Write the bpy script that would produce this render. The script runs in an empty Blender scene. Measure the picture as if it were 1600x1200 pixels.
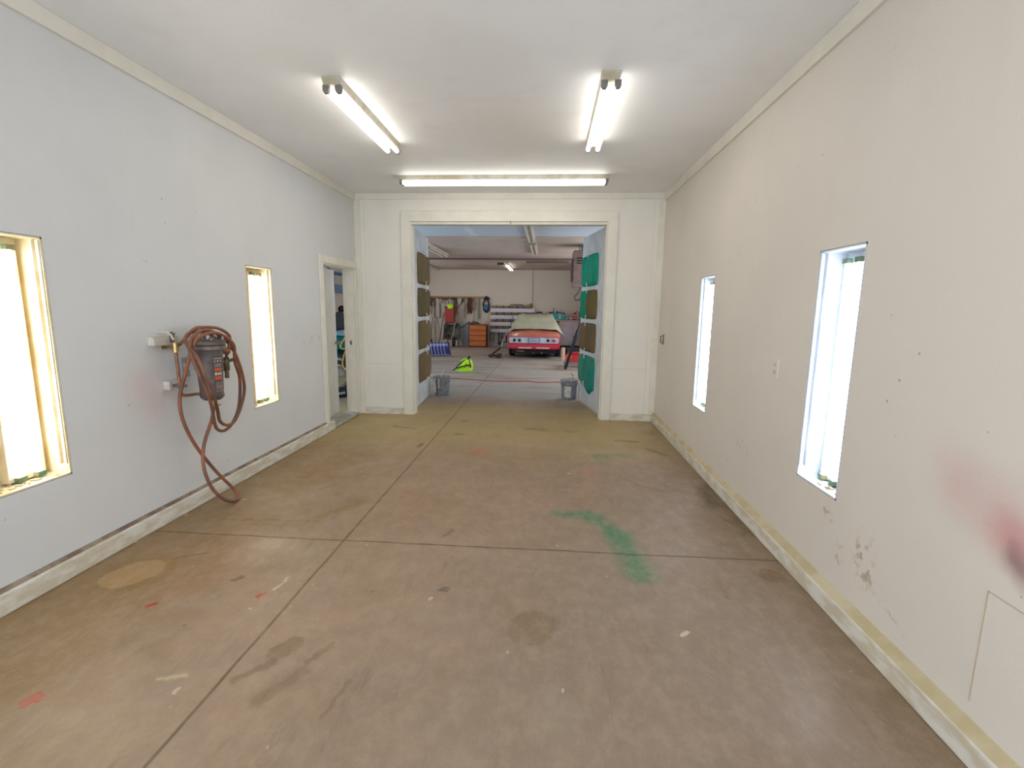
import bpy, bmesh, math, random
from mathutils import Vector, Matrix
random.seed(7)
S = bpy.context.scene
COL = S.collection
PI = math.pi

# ------------------------------------------------------------------ camera
cd = bpy.data.cameras.new('camera')
cam = bpy.data.objects.new('camera', cd); COL.objects.link(cam)
cd.sensor_fit = 'HORIZONTAL'; cd.sensor_width = 36.0
cd.lens = 756.4 / 1600 * 36.0
cd.clip_start = 0.05; cd.clip_end = 100
R_ = Vector((0.99732137, 0.07187757, 0.01355398)); U_ = Vector((-0.02446365, 0.15315134, 0.98789989)); F_ = Vector((-0.06893203, 0.98558525, -0.15449949))
M = Matrix(((R_.x, U_.x, -F_.x, 0), (R_.y, U_.y, -F_.y, 0), (R_.z, U_.z, -F_.z, 1.5855), (0, 0, 0, 1)))
cam.matrix_world = M
S.camera = cam

# ------------------------------------------------------------------ world, light, exposure
w = bpy.data.worlds.new('world'); S.world = w; w.use_nodes = True
bg = w.node_tree.nodes['Background']; bg.inputs[0].default_value = (0.62, 0.74, 0.95, 1); bg.inputs[1].default_value = 0.6
S.view_settings.view_transform = 'Standard'; S.view_settings.look = 'None'
S.cycles.adaptive_threshold = 0.02
S.view_settings.exposure = 0.08; S.view_settings.gamma = 1.0; S.view_settings.use_curve_mapping = False

def area(name, loc, rot, sx, sy, power, col):
    l = bpy.data.lights.new(name, 'AREA'); l.shape = 'RECTANGLE'; l.size = sx; l.size_y = sy
    l.energy = power; l.color = col
    o = bpy.data.objects.new(name, l); COL.objects.link(o); o.location = loc; o.rotation_euler = rot
    return o
# daylight through the open overhead door behind the camera and through the workshop's door on its left; the last two are added fills
area('daylight_front_door', (-0.6, -1.95, 1.45), (PI/2, 0, 0), 4.0, 2.8, 128, (0.84, 0.93, 1.0))
area('daylight_side_door', (-6.15, 9.2, 1.4), (0, -PI/2, 0), 2.7, 3.2, 235, (0.66, 0.83, 1.0))
area('unseen_west_fill', (-6.15, 16.6, 1.7), (0, -PI/2, 0), 1.4, 3.0, 62, (0.92, 0.95, 0.95))  # unseen fill added to brighten the far workshop
area('unseen_east_fill', (2.15, 12.8, 1.7), (0, PI/2, 0), 1.4, 6.6, 140, (0.88, 0.95, 0.98))  # unseen fill added to light the inner face of the left leaf

# ------------------------------------------------------------------ materials
def srgb(r, g, b):
    f = lambda c: ((c/255)/12.92 if c/255 <= 0.04045 else (((c/255)+0.055)/1.055)**2.4)
    return (f(r), f(g), f(b), 1)
MATS = {}
class NT:
    def __init__(s, name):
        s.m = bpy.data.materials.new(name); s.m.use_nodes = True; s.t = s.m.node_tree
        s.b = s.t.nodes['Principled BSDF']; s.tc = s.t.nodes.new('ShaderNodeTexCoord')
        s.P = s.tc.outputs['Object']
    def n(s, typ, **kw):
        x = s.t.nodes.new(typ)
        for k, v in kw.items(): setattr(x, k, v)
        return x
    def l(s, a, b): s.t.links.new(a, b)
    def put(s, inp, v):
        if hasattr(v, 'is_linked') or hasattr(v, 'links'): s.l(v, inp)
        else: inp.default_value = v
    def math(s, op, a, b=0.0, c=None, clamp=False):
        x = s.n('ShaderNodeMath', operation=op); x.use_clamp = clamp
        s.put(x.inputs[0], a); s.put(x.inputs[1], b)
        if c is not None: s.put(x.inputs[2], c)
        return x.outputs[0]
    def vec(s, op, a, b=(0, 0, 0)):
        x = s.n('ShaderNodeVectorMath', operation=op); s.put(x.inputs[0], a); s.put(x.inputs[1], b)
        return x.outputs['Value'] if op in ('LENGTH', 'DOT_PRODUCT') else x.outputs['Vector']
    def noise(s, scale, detail=4, rough=0.55, vec=None, sc=None):
        x = s.n('ShaderNodeTexNoise'); x.inputs['Scale'].default_value = scale; x.inputs['Detail'].default_value = detail
        x.inputs['Roughness'].default_value = rough
        v = vec or s.P
        if sc: v = s.vec('MULTIPLY', v, sc)
        s.l(v, x.inputs['Vector'])
        return x.outputs['Fac']
    def ramp(s, f, lo, hi, a=0.0, b=1.0):
        x = s.n('ShaderNodeMapRange', interpolation_type='SMOOTHSTEP')
        s.put(x.inputs[0], f)
        x.inputs[1].default_value = lo; x.inputs[2].default_value = hi; x.inputs[3].default_value = a; x.inputs[4].default_value = b
        return x.outputs[0]
    def mix(s, f, a, b, mode='MIX'):
        x = s.n('ShaderNodeMix', data_type='RGBA', blend_type=mode)
        s.put(x.inputs[0], f); s.put(x.inputs[6], a); s.put(x.inputs[7], b)
        return x.outputs[2]
    def bump(s, h, strength=0.2, dist=0.01):
        x = s.n('ShaderNodeBump'); x.inputs['Strength'].default_value = strength; x.inputs['Distance'].default_value = dist
        s.l(h, x.inputs['Height']); s.l(x.outputs[0], s.b.inputs['Normal'])
    # distance to the segment A-B on the plane given by two axes; noise-warped position
    def seg(s, P, A, B, r, soft):
        A = Vector(A); B = Vector(B)
        pa = s.vec('SUBTRACT', P, tuple(A)); ba = B - A
        if ba.length > 1e-4:
            h = s.math('MULTIPLY', s.vec('DOT_PRODUCT', pa, tuple(ba)), 1/ba.dot(ba), clamp=True)
            x = s.n('ShaderNodeVectorMath', operation='SCALE'); x.inputs[0].default_value = tuple(ba); s.l(h, x.inputs['Scale'])
            d = s.vec('LENGTH', s.vec('SUBTRACT', pa, x.outputs[0]))
        else: d = s.vec('LENGTH', pa)
        return s.ramp(d, r + soft, max(r - soft, 0), 0, 1)

def mat(name, col, rough=0.6, metal=0.0, var=0.0, vs=8, bump=0.0, bs=60, col2=None, spec=None, emit=None, es=0, stretch=None):
    if name in MATS: return MATS[name]
    t = NT(name); c = srgb(*col)
    t.b.inputs['Roughness'].default_value = rough; t.b.inputs['Metallic'].default_value = metal
    if spec is not None: t.b.inputs['Specular IOR Level'].default_value = spec
    if var or col2:
        c2 = srgb(*col2) if col2 else tuple(max(0, x*(1-var)) for x in c[:3]) + (1,)
        f = t.ramp(t.noise(vs, 5, sc=stretch), 0.38, 0.62)
        t.l(t.mix(f, c, c2), t.b.inputs['Base Color'])
    else: t.b.inputs['Base Color'].default_value = c
    if bump: t.bump(t.noise(bs, 3), bump, 0.005)
    if emit: t.b.inputs['Emission Color'].default_value = (*emit, 1); t.b.inputs['Emission Strength'].default_value = es
    t.m.diffuse_color = c
    MATS[name] = t.m
    return t.m

def wall_mat(name, col, stains=(), seam=None, speck=True):
    t = NT(name); t.b.inputs['Roughness'].default_value = 0.55
    c = srgb(*col)
    base = t.mix(t.ramp(t.noise(0.9, 4), 0.35, 0.7), c, tuple(x*0.94 for x in c[:3]) + (1,))
    base = t.mix(t.math('MULTIPLY', t.ramp(t.noise(3.0, 5, sc=(1, 1, 0.25)), 0.55, 0.75), 0.10), base, srgb(196, 182, 158))
    wv = t.n('ShaderNodeTexNoise'); wv.inputs['Scale'].default_value = 5; wv.inputs['Detail'].default_value = 5; t.l(t.P, wv.inputs['Vector'])
    off = t.vec('MULTIPLY', t.vec('SUBTRACT', wv.outputs['Color'], (0.5, 0.5, 0.5)), (0.13, 0.13, 0.13))
    W = t.vec('ADD', t.P, off)
    for (A, B, r, soft, colr, amt, nz) in stains:
        f = t.math('MULTIPLY', t.seg(W, A, B, r, soft), amt)
        if nz: f = t.math('MULTIPLY', f, t.ramp(t.noise(nz, 5), 0.5, 0.62))
        base = t.mix(f, base, srgb(*colr))
    if speck:
        v = t.n('ShaderNodeTexVoronoi'); v.inputs['Scale'].default_value = 9; t.l(t.P, v.inputs['Vector'])
        f = t.math('MULTIPLY', t.ramp(v.outputs['Distance'], 0.075, 0.04), t.ramp(t.noise(2.3, 2), 0.56, 0.62))
        base = t.mix(t.math('MULTIPLY', f, 0.6), base, srgb(110, 95, 75))
    t.l(base, t.b.inputs['Base Color'])
    t.bump(t.noise(55, 4), 0.16, 0.006)
    t.m.diffuse_color = c; MATS[name] = t.m
    return t.m

XL, XR, YB, H = -2.76, 1.565, 6.96, 3.15
m_wall_l = wall_mat('paint_left_wall', (221, 221, 220), [((XL, 3.1, 1.0), (XL, 3.2, 0.9), 0.12, 0.14, (222, 196, 190), 0.5, None),
    ((XL, 5.2, 1.15), (XL, 5.75, 1.22), 0.02, 0.03, (170, 150, 130), 0.35, 14)])
m_wall_r = wall_mat('paint_right_wall', (226, 218, 208), [
    ((XR, 1.86, 0.97), (XR, 1.5, 0.84), 0.0, 0.22, (214, 170, 168), 0.45, None), ((XR, 1.66, 0.84), (XR, 1.35, 0.77), 0.02, 0.11, (204, 120, 126), 0.5, None), ((XR, 1.62, 0.775), (XR, 1.35, 0.70), 0.0, 0.09, (110, 76, 82), 0.6, None),
    ((XR, 2.33, 0.44), (XR, 2.28, 0.34), 0.03, 0.09, (150, 124, 80), 0.65, 22), ((XR, 2.5, 0.36), (XR, 2.5, 0.30), 0.02, 0.05, (160, 134, 92), 0.55, 25),
    ((XR, 2.25, 0.30), (XR, 2.0, 0.2), 0.004, 0.02, (130, 110, 80), 0.6, 30), ((XR, 2.7, 0.52), (XR, 2.62, 0.5), 0.01, 0.035, (170, 140, 90), 0.8, 25),
    ((XR, 3.9, 0.55), (XR, 3.7, 0.5), 0.01, 0.06, (180, 160, 120), 0.5, 20)])
m_wall_b = wall_mat('paint_back_wall', (240, 236, 226))
m_ceil = wall_mat('paint_ceiling', (243, 243, 243), [((-0.2, 4.4, H), (-0.2, 4.9, H), 0.3, 0.5, (226, 214, 186), 0.25, None)], speck=False)
m_trim = mat('white_trim_paint', (234, 229, 216), 0.45, var=0.06, vs=4)
m_base = mat('scuffed_baseboard_paint', (226, 222, 212), 0.5, vs=6, col2=(206, 196, 174), stretch=(1, 1, 3))
m_dirt = mat('baseboard_dirt_line', (188, 172, 134), 0.8, vs=5, col2=(204, 190, 160))
m_dirtl = mat('baseboard_dark_line', (120, 100, 84), 0.8, vs=9, col2=(160, 142, 124))
m_shopwall = wall_mat('shop_wall_paint', (205, 190, 176))
m_shopceil = NT('shop_ceiling_paint')
t = m_shopceil
t.b.inputs['Roughness'].default_value = 0.7
sx = t.n('ShaderNodeSeparateXYZ'); t.l(t.P, sx.inputs[0])
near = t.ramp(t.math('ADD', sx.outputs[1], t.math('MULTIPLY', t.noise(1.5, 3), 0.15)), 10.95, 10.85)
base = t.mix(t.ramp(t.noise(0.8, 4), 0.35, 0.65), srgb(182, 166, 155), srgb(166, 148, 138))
base = t.mix(near, base, srgb(176, 184, 194))  # near drywall patch, with the cool daylight tint mixed into its colour
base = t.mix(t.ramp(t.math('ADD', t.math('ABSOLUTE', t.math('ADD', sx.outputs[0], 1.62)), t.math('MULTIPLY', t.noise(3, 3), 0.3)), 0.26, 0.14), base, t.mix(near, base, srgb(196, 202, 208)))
t.l(base, t.b.inputs['Base Color']); MATS['shop_ceiling_paint'] = t.m; m_shopceil = t.m

# floor with stains, paint overspray, joints
def floor_mat():
    t = NT('stained_concrete'); P = t.P
    n1 = t.ramp(t.noise(0.75, 8, 0.7), 0.36, 0.66); n2 = t.ramp(t.noise(3.5, 10, 0.75), 0.35, 0.68); n3 = t.noise(38, 6, 0.8)
    c = t.mix(n1, srgb(176, 150, 128), srgb(158, 134, 106))
    c = t.mix(t.math('MULTIPLY', n2, 0.6), c, srgb(150, 132, 118))
    c = t.mix(t.math('MULTIPLY', t.ramp(t.noise(1.1, 5, 0.6, sc=(1, 0.6, 1)), 0.52, 0.7), 0.5), c, srgb(172, 132, 110))
    sp = t.n('ShaderNodeSeparateXYZ'); t.l(P, sp.inputs[0]); X = sp.outputs[0]; Y = sp.outputs[1]
    nn = t.math('MULTIPLY', t.math('SUBTRACT', t.noise(2.2, 5), 0.5), 0.9)
    # greyer slab toward the right front and in the workshop
    c = t.mix(t.math('MULTIPLY', t.ramp(t.math('SUBTRACT', t.math('ADD', X, nn), t.math('MULTIPLY', Y, 0.45)), -2.2, -0.6), 0.7), c, srgb(146, 129, 114))
    c = t.mix(t.math('MULTIPLY', t.ramp(t.math('ADD', Y, nn), 7.6, 9.0), 0.8), c, srgb(176, 172, 168))
    c = t.mix(t.math('MULTIPLY', t.math('MULTIPLY', t.ramp(t.math('ADD', Y, nn), 8.5, 9.5), t.ramp(t.noise(1.2, 5, 0.6, sc=(0.35, 1.6, 1)), 0.52, 0.62)), 0.6), c, srgb(140, 114, 88))
    # olive dirt along the left wall and far end, the latter paled to paint in brighter light
    lf = t.ramp(t.math('ADD', X, nn), -1.55, -2.3)
    lf = t.math('MULTIPLY', lf, t.ramp(Y, 7.2, 6.6))
    c = t.mix(t.math('MULTIPLY', lf, 0.6), c, srgb(142, 116, 74))
    c = t.mix(t.math('MULTIPLY', t.math('MULTIPLY', t.ramp(t.math('ADD', Y, nn), 4.6, 6.2), t.ramp(Y, 8.2, 7.2)), 0.8), c, srgb(200, 178, 130))
    rg = t.math('MULTIPLY', t.ramp(t.math('ADD', X, t.math('MULTIPLY', nn, 0.5)), 1.1, 1.5), t.ramp(Y, 7.0, 6.7))
    c = t.mix(t.math('MULTIPLY', rg, 0.5), c, srgb(134, 112, 82))
    wv = t.n('ShaderNodeTexNoise'); wv.inputs['Scale'].default_value = 4; wv.inputs['Detail'].default_value = 6; t.l(P, wv.inputs['Vector'])
    o1 = t.vec('MULTIPLY', t.vec('SUBTRACT', wv.outputs['Color'], (0.5, 0.5, 0.5)), (0.16, 0.16, 0))
    W = t.vec('MULTIPLY', t.vec('ADD', P, o1), (1, 1, 0))
    wf = t.n('ShaderNodeTexNoise'); wf.inputs['Scale'].default_value = 16; wf.inputs['Detail'].default_value = 5; t.l(P, wf.inputs['Vector'])
    o2 = t.vec('MULTIPLY', t.vec('SUBTRACT', wf.outputs['Color'], (0.5, 0.5, 0.5)), (0.07, 0.07, 0))
    W2 = t.vec('MULTIPLY', t.vec('ADD', P, o2), (1, 1, 0))
    wg = t.n('ShaderNodeTexNoise'); wg.inputs['Scale'].default_value = 2.2; wg.inputs['Detail'].default_value = 1.5; t.l(P, wg.inputs['Vector'])
    W = t.vec('MULTIPLY', t.vec('ADD', P, t.vec('MULTIPLY', t.vec('SUBTRACT', wg.outputs['Color'], (0.5, 0.5, 0.5)), (0.12, 0.12, 0))), (1, 1, 0))
    def st(a, b, r, soft, col, amt, fine=True):
        nonlocal c
        f = t.math('MULTIPLY', t.seg(W2 if fine else W, (a[0], a[1], 0), (b[0], b[1], 0), r, soft), amt)
        c = t.mix(f, c, srgb(*col))
    G = (74, 126, 92)
    st((0.16, 3.62), (0.38, 3.60), 0.02, 0.11, G, 0.7, False); st((0.36, 3.60), (0.53, 3.28), 0.03, 0.11, G, 0.8, False)
    st((0.53, 3.28), (0.59, 2.76), 0.04, 0.12, G, 0.85, False); st((0.60, 5.2), (0.95, 5.22), 0.03, 0.10, (104, 140, 96), 0.5, False)
    st((0.60, 5.2), (0.62, 4.9), 0.03, 0.08, (104, 140, 96), 0.35, False)
    D = (122, 98, 72)
    st((-0.05, 2.2), (-0.03, 2.24), 0.115, 0.012, (134, 112, 86), 0.6); st((1.42, 2.82), (1.40, 2.84), 0.07, 0.012, D, 0.65)
    st((-1.20, 1.93), (-1.16, 2.0), 0.05, 0.012, D, 0.6); st((-1.29, 1.76), (-1.2, 1.88), 0.022, 0.01, D, 0.6)
    st((-1.04, 1.90), (-0.98, 2.0), 0.018, 0.01, D, 0.6); st((-1.13, 1.66), (-1.03, 1.84), 0.03, 0.02, D, 0.45); st((-0.84, 1.62), (-0.80, 1.8), 0.012, 0.01, D, 0.5)
    st((-1.79, 2.49), (-1.76, 2.52), 0.02, 0.008, (92, 76, 56), 0.8); st((-0.55, 2.51), (-0.54, 2.52), 0.025, 0.008, (92, 72, 60), 0.85)
    st((-0.68, 3.15), (-0.64, 3.25), 0.015, 0.02, D, 0.6); st((-1.44, 5.28), (-1.42, 5.42), 0.02, 0.02, (90, 68, 46), 0.8)
    st((-2.40, 2.48), (-2.40, 2.54), 0.19, 0.03, (140, 112, 66), 0.55, False); st((-2.43, 2.47), (-2.40, 2.53), 0.13, 0.01, (176, 146, 106), 0.85)
    st((-2.3, 2.68), (-2.15, 2.78), 0.01, 0.012, (98, 84, 56), 0.7)
    st((-2.04, 1.59), (-2.03, 1.6), 0.035, 0.006, (186, 96, 84), 0.8); st((-2.07, 2.2), (-2.04, 2.23), 0.016, 0.006, (190, 70, 52), 0.85)
    st((-1.55, 2.34), (-1.53, 2.38), 0.01, 0.006, (196, 90, 66), 0.8); st((-1.5, 2.42), (-1.48, 2.55), 0.006, 0.004, (220, 206, 190), 0.8)
    st((-0.76, 5.16), (-0.7, 5.24), 0.10, 0.08, (188, 132, 100), 0.6, False); st((-1.72, 3.3), (-1.5, 3.7), 0.07, 0.09, (134, 110, 70), 0.55, False)
    st((1.40, 3.9), (1.46, 4.3), 0.04, 0.09, (86, 68, 48), 0.85, False); st((1.50, 3.4), (1.50, 4.4), 0.03, 0.07, (106, 88, 62), 0.75, False)
    st((0.708, 2.23), (0.735, 2.25), 0.014, 0.004, (226, 212, 186), 0.9); st((-1.62, 1.74), (-1.52, 1.77), 0.012, 0.012, (206, 192, 156), 0.8)
    st((-1.5, 1.70), (-1.49, 1.66), 0.008, 0.004, (220, 206, 180), 0.8); st((0.08, 1.71), (0.05, 1.66), 0.10, 0.03, (166, 150, 132), 0.3)
    st((0.02, 2.02), (0.05, 2.3), 0.01, 0.03, (140, 118, 94), 0.4); st((0.45, 4.5), (0.42, 4.7), 0.05, 0.05, (190, 140, 112), 0.45)
    for a, b in (((0.9, 5.85), (1.1, 5.80)), ((1.2, 5.5), (1.35, 5.3)), ((-0.25, 6.3), (0.0, 6.25)), ((-1.15, 6.6), (-1.1, 6.62)), ((0.3, 6.2), (0.4, 6.2)), ((-1.1, 5.9), (-1.05, 5.9)), ((-2.0, 6.2), (-1.7, 6.1))):
        st(a, b, 0.03, 0.04, (112, 92, 60), 0.6)
    # cracks
    for a, b in (((0.95, 4.25), (1.2, 4.05)), ((1.2, 4.05), (1.34, 3.8)), ((1.34, 3.8), (1.44, 3.55)), ((1.1, 4.3), (1.4, 4.45)), ((-1.75, 4.2), (-1.95, 3.9)), ((-1.7, 4.5), (-1.75, 4.2)), ((0.72, 4.5), (0.95, 4.25)), ((-2.4, 3.25), (-1.6, 3.3))):
        st(a, b, 0.003, 0.006, (90, 72, 52), 0.6)
    # paint flecks
    for sc, th in ((3.4, 0.085), (8.5, 0.10)):
        v = t.n('ShaderNodeTexVoronoi'); v.inputs['Scale'].default_value = sc; t.l(W2, v.inputs['Vector'])
        q = t.n('ShaderNodeSeparateColor'); t.l(v.outputs['Color'], q.inputs[0])
        f = t.math('MULTIPLY', t.ramp(t.math('SUBTRACT', v.outputs['Distance'], t.math('MULTIPLY', q.outputs[0], th)), 0.0, -0.02), t.ramp(q.outputs[2], 0.50, 0.52))
        colr = t.mix(t.ramp(q.outputs[1], 0.62, 0.64), srgb(222, 208, 184), srgb(98, 78, 60))
        colr = t.mix(t.ramp(q.outputs[1], 0.90, 0.91), colr, srgb(192, 104, 80))
        c = t.mix(t.math('MULTIPLY', f, 0.7), c, colr)
    f = t.ramp(n3, 0.60, 0.72); c = t.mix(t.math('MULTIPLY', f, 0.5), c, srgb(112, 92, 74))
    f = t.ramp(t.noise(11, 8, 0.8, sc=(1.0, 0.7, 1)), 0.40, 0.66); c = t.mix(t.math('MULTIPLY', f, 0.34), c, srgb(192, 172, 150))
    f = t.ramp(t.noise(7, 8, 0.8, sc=(1.6, 0.35, 1)), 0.54, 0.70); c = t.mix(t.math('MULTIPLY', f, 0.42), c, srgb(118, 96, 76))
    f = t.ramp(t.noise(90, 3, 0.8), 0.66, 0.74); c = t.mix(t.math('MULTIPLY', f, 0.5), c, srgb(86, 70, 58))
    # saw-cut joints
    jl = t.math('ABSOLUTE', t.math('SUBTRACT', X, t.math('ADD', -1.355, t.math('MULTIPLY', t.noise(3, 2), 0.012))))
    f1 = t.ramp(jl, 0.012, 0.003)
    js = []
    for yy in (3.007, 7.30, 11.7, 16.0):
        js.append(t.ramp(t.math('ABSOLUTE', t.math('SUBTRACT', Y, t.math('ADD', yy, t.math('MULTIPLY', t.noise(2.5, 3), 0.03)))), 0.012, 0.003))
    f = f1
    for j in js: f = t.math('MAXIMUM', f, j)
    f = t.math('MULTIPLY', f, t.ramp(t.noise(6, 3), 0.25, 0.6, 0.35, 0.8))
    c = t.mix(f, c, srgb(96, 78, 56))
    hsv = t.n('ShaderNodeHueSaturation'); t.l(c, hsv.inputs['Color']); hsv.inputs['Value'].default_value = 0.88; hsv.inputs['Saturation'].default_value = 1.12
    t.l(hsv.outputs[0], t.b.inputs['Base Color'])
    t.l(t.ramp(t.noise(2, 4), 0.3, 0.7, 0.42, 0.66), t.b.inputs['Roughness'])
    t.bump(t.math('SUBTRACT', t.math('MULTIPLY', t.noise(25, 5), 0.4), f), 0.35, 0.008)
    return t.m
m_floor = floor_mat()

# ------------------------------------------------------------------ mesh helpers
class MB:
    def __init__(s): s.v = []; s.f = []
    def add(s, vs, fs):
        k = len(s.v); s.v += [Vector(v) for v in vs]; s.f += [tuple(i + k for i in f) for f in fs]; return s
    def box(s, a, b, rot=None, c=None):
        x0, y0, z0 = a; x1, y1, z1 = b
        vs = [Vector(v) for v in ((x0,y0,z0),(x1,y0,z0),(x1,y1,z0),(x0,y1,z0),(x0,y0,z1),(x1,y0,z1),(x1,y1,z1),(x0,y1,z1))]
        if rot:
            c = Vector(c) if c else (Vector(a) + Vector(b))/2
            vs = [c + rot @ (v - c) for v in vs]
        return s.add(vs, [(0,3,2,1),(4,5,6,7),(0,1,5,4),(1,2,6,5),(2,3,7,6),(3,0,4,7)])
    def cbox(s, c, size, rot=None):
        c = Vector(c); h = Vector(size)/2
        return s.box(c - h, c + h, rot, c)
    def tube(s, pts, r, n=8, closed=False, cap=True):
        pts = [Vector(p) for p in pts]; N = len(pts)
        rs = r if isinstance(r, (list, tuple)) else [r]*N
        def tan(i):
            if closed: return (pts[(i+1) % N] - pts[i-1]).normalized()
            return (pts[min(i+1, N-1)] - pts[max(i-1, 0)]).normalized()
        T = tan(0); u = T.orthogonal().normalized(); vs = []; fs = []
        for i in range(N):
            T2 = tan(i); u = (u - T2*u.dot(T2))
            u = u.normalized() if u.length > 1e-6 else T2.orthogonal().normalized()
            w_ = T2.cross(u)
            vs += [pts[i] + rs[i]*(math.cos(a)*u + math.sin(a)*w_) for a in (2*PI*k/n for k in range(n))]
        for i in range(N if closed else N-1):
            j = (i+1) % N
            for k in range(n): fs.append((i*n+k, i*n+(k+1) % n, j*n+(k+1) % n, j*n+k))
        if cap and not closed: fs += [tuple(reversed(range(n))), tuple((N-1)*n + k for k in range(n))]
        return s.add(vs, fs)
    def lathe(s, prof, c=(0, 0, 0), axis=(0, 0, 1), n=24):
        c = Vector(c); A = Vector(axis).normalized(); u = A.orthogonal().normalized(); w_ = A.cross(u); vs = []; fs = []
        for r, z in prof: vs += [c + A*z + r*(math.cos(2*PI*k/n)*u + math.sin(2*PI*k/n)*w_) for k in range(n)]
        for i in range(len(prof)-1):
            for k in range(n): fs.append((i*n+k, i*n+(k+1) % n, (i+1)*n+(k+1) % n, (i+1)*n+k))
        if prof[0][0] > 1e-5: fs.append(tuple(reversed(range(n))))
        if prof[-1][0] > 1e-5: fs.append(tuple((len(prof)-1)*n + k for k in range(n)))
        return s.add(vs, fs)
    def ball(s, c, r, n=12, m=8):
        rx, ry, rz = r if isinstance(r, (tuple, list)) else (r, r, r)
        vs = []; fs = []
        for i in range(m+1):
            th = PI*i/m
            vs += [(c[0]+rx*math.sin(th)*math.cos(2*PI*k/n), c[1]+ry*math.sin(th)*math.sin(2*PI*k/n), c[2]-rz*math.cos(th)) for k in range(n)]
        for i in range(m):
            for k in range(n): fs.append((i*n+k, i*n+(k+1) % n, (i+1)*n+(k+1) % n, (i+1)*n+k))
        return s.add(vs, fs)
    def prism(s, poly, d0, d1, plane='xz'):
        # poly: 2-D outline; extruded along the third axis from d0 to d1
        f = {'xz': lambda a, b, d: (a, d, b), 'yz': lambda a, b, d: (d, a, b), 'xy': lambda a, b, d: (a, b, d)}[plane]
        n = len(poly)
        vs = [f(a, b, d0) for a, b in poly] + [f(a, b, d1) for a, b in poly]
        return s.add(vs, [tuple(reversed(range(n))), tuple(range(n, 2*n))] + [(i, (i+1) % n, n+(i+1) % n, n+i) for i in range(n)])
    def grid(s, f, nu, nv):
        vs = [f(i/nu, j/nv) for j in range(nv+1) for i in range(nu+1)]
        return s.add(vs, [(j*(nu+1)+i, j*(nu+1)+i+1, (j+1)*(nu+1)+i+1, (j+1)*(nu+1)+i) for j in range(nv) for i in range(nu)])
    def build(s, name, m, parent=None, label=None, smooth=False, bevel=0, solid=0, sub=0):
        me = bpy.data.meshes.new(name); bm = bmesh.new()
        off = Vector((0, 0, 0)); p = parent
        while p is not None: off += p.location; p = p.parent
        vv = [bm.verts.new(v - off) for v in s.v]
        for f in s.f:
            try: bm.faces.new([vv[i] for i in f])
            except ValueError: pass
        bmesh.ops.remove_doubles(bm, verts=bm.verts, dist=1e-5)
        bmesh.ops.recalc_face_normals(bm, faces=bm.faces)
        bm.to_mesh(me); bm.free()
        me.materials.append(m)
        if smooth:
            for p_ in me.polygons: p_.use_smooth = True
            try: me.set_sharp_from_angle(angle=math.radians(40))
            except Exception: pass
        o = bpy.data.objects.new(name, me); COL.objects.link(o)
        if parent is not None: o.parent = parent
        if label: o['label'] = label
        if bevel:
            b = o.modifiers.new('bevel', 'BEVEL'); b.width = bevel; b.segments = 2; b.limit_method = 'ANGLE'
        if solid:
            b = o.modifiers.new('solid', 'SOLIDIFY'); b.thickness = solid
        if sub:
            b = o.modifiers.new('sub', 'SUBSURF'); b.levels = sub; b.render_levels = sub
        return o
def tag(o, label, cat, group=None):
    o['label'] = label; o['category'] = cat
    if group: o['group'] = group
    return o
def thing(name, label, cat, loc=(0, 0, 0), group=None):
    o = bpy.data.objects.new(name, None); COL.objects.link(o); o.location = loc; o.empty_display_size = 0.1
    return tag(o, label, cat, group)
def dup(root, loc, label=None, rz=None, group=None, scale=None):
    def cp(o, par):
        c = o.copy(); COL.objects.link(c); c.parent = par
        for ch in list(o.children): cp(ch, c)
        return c
    c = cp(root, None); c.location = loc
    if rz is not None: c.rotation_euler = (0, 0, rz)
    if scale is not None: c.scale = scale
    if label: c['label'] = label
    if group: c['group'] = group
    return c
def struct(name, mb, m, label=None, cat=None, **kw):
    o = mb.build(name, m, **kw); o['kind'] = 'structure'
    if label: o['label'] = label
    if cat: o['category'] = cat
    return o
def rz(a): return Matrix.Rotation(a, 3, 'Z')
def rx(a): return Matrix.Rotation(a, 3, 'X')
def ry(a): return Matrix.Rotation(a, 3, 'Y')
def spline(pts, k=6):
    P = [Vector(p) for p in pts]; out = []
    for i in range(len(P)-1):
        a = P[max(i-1, 0)]; b = P[i]; c = P[i+1]; d = P[min(i+2, len(P)-1)]
        for j in range(k):
            t_ = j/k
            out.append(0.5*((2*b) + (c-a)*t_ + (2*a-5*b+4*c-d)*t_*t_ + (3*b-a-3*c+d)*t_**3))
    out.append(P[-1]); return out
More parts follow.
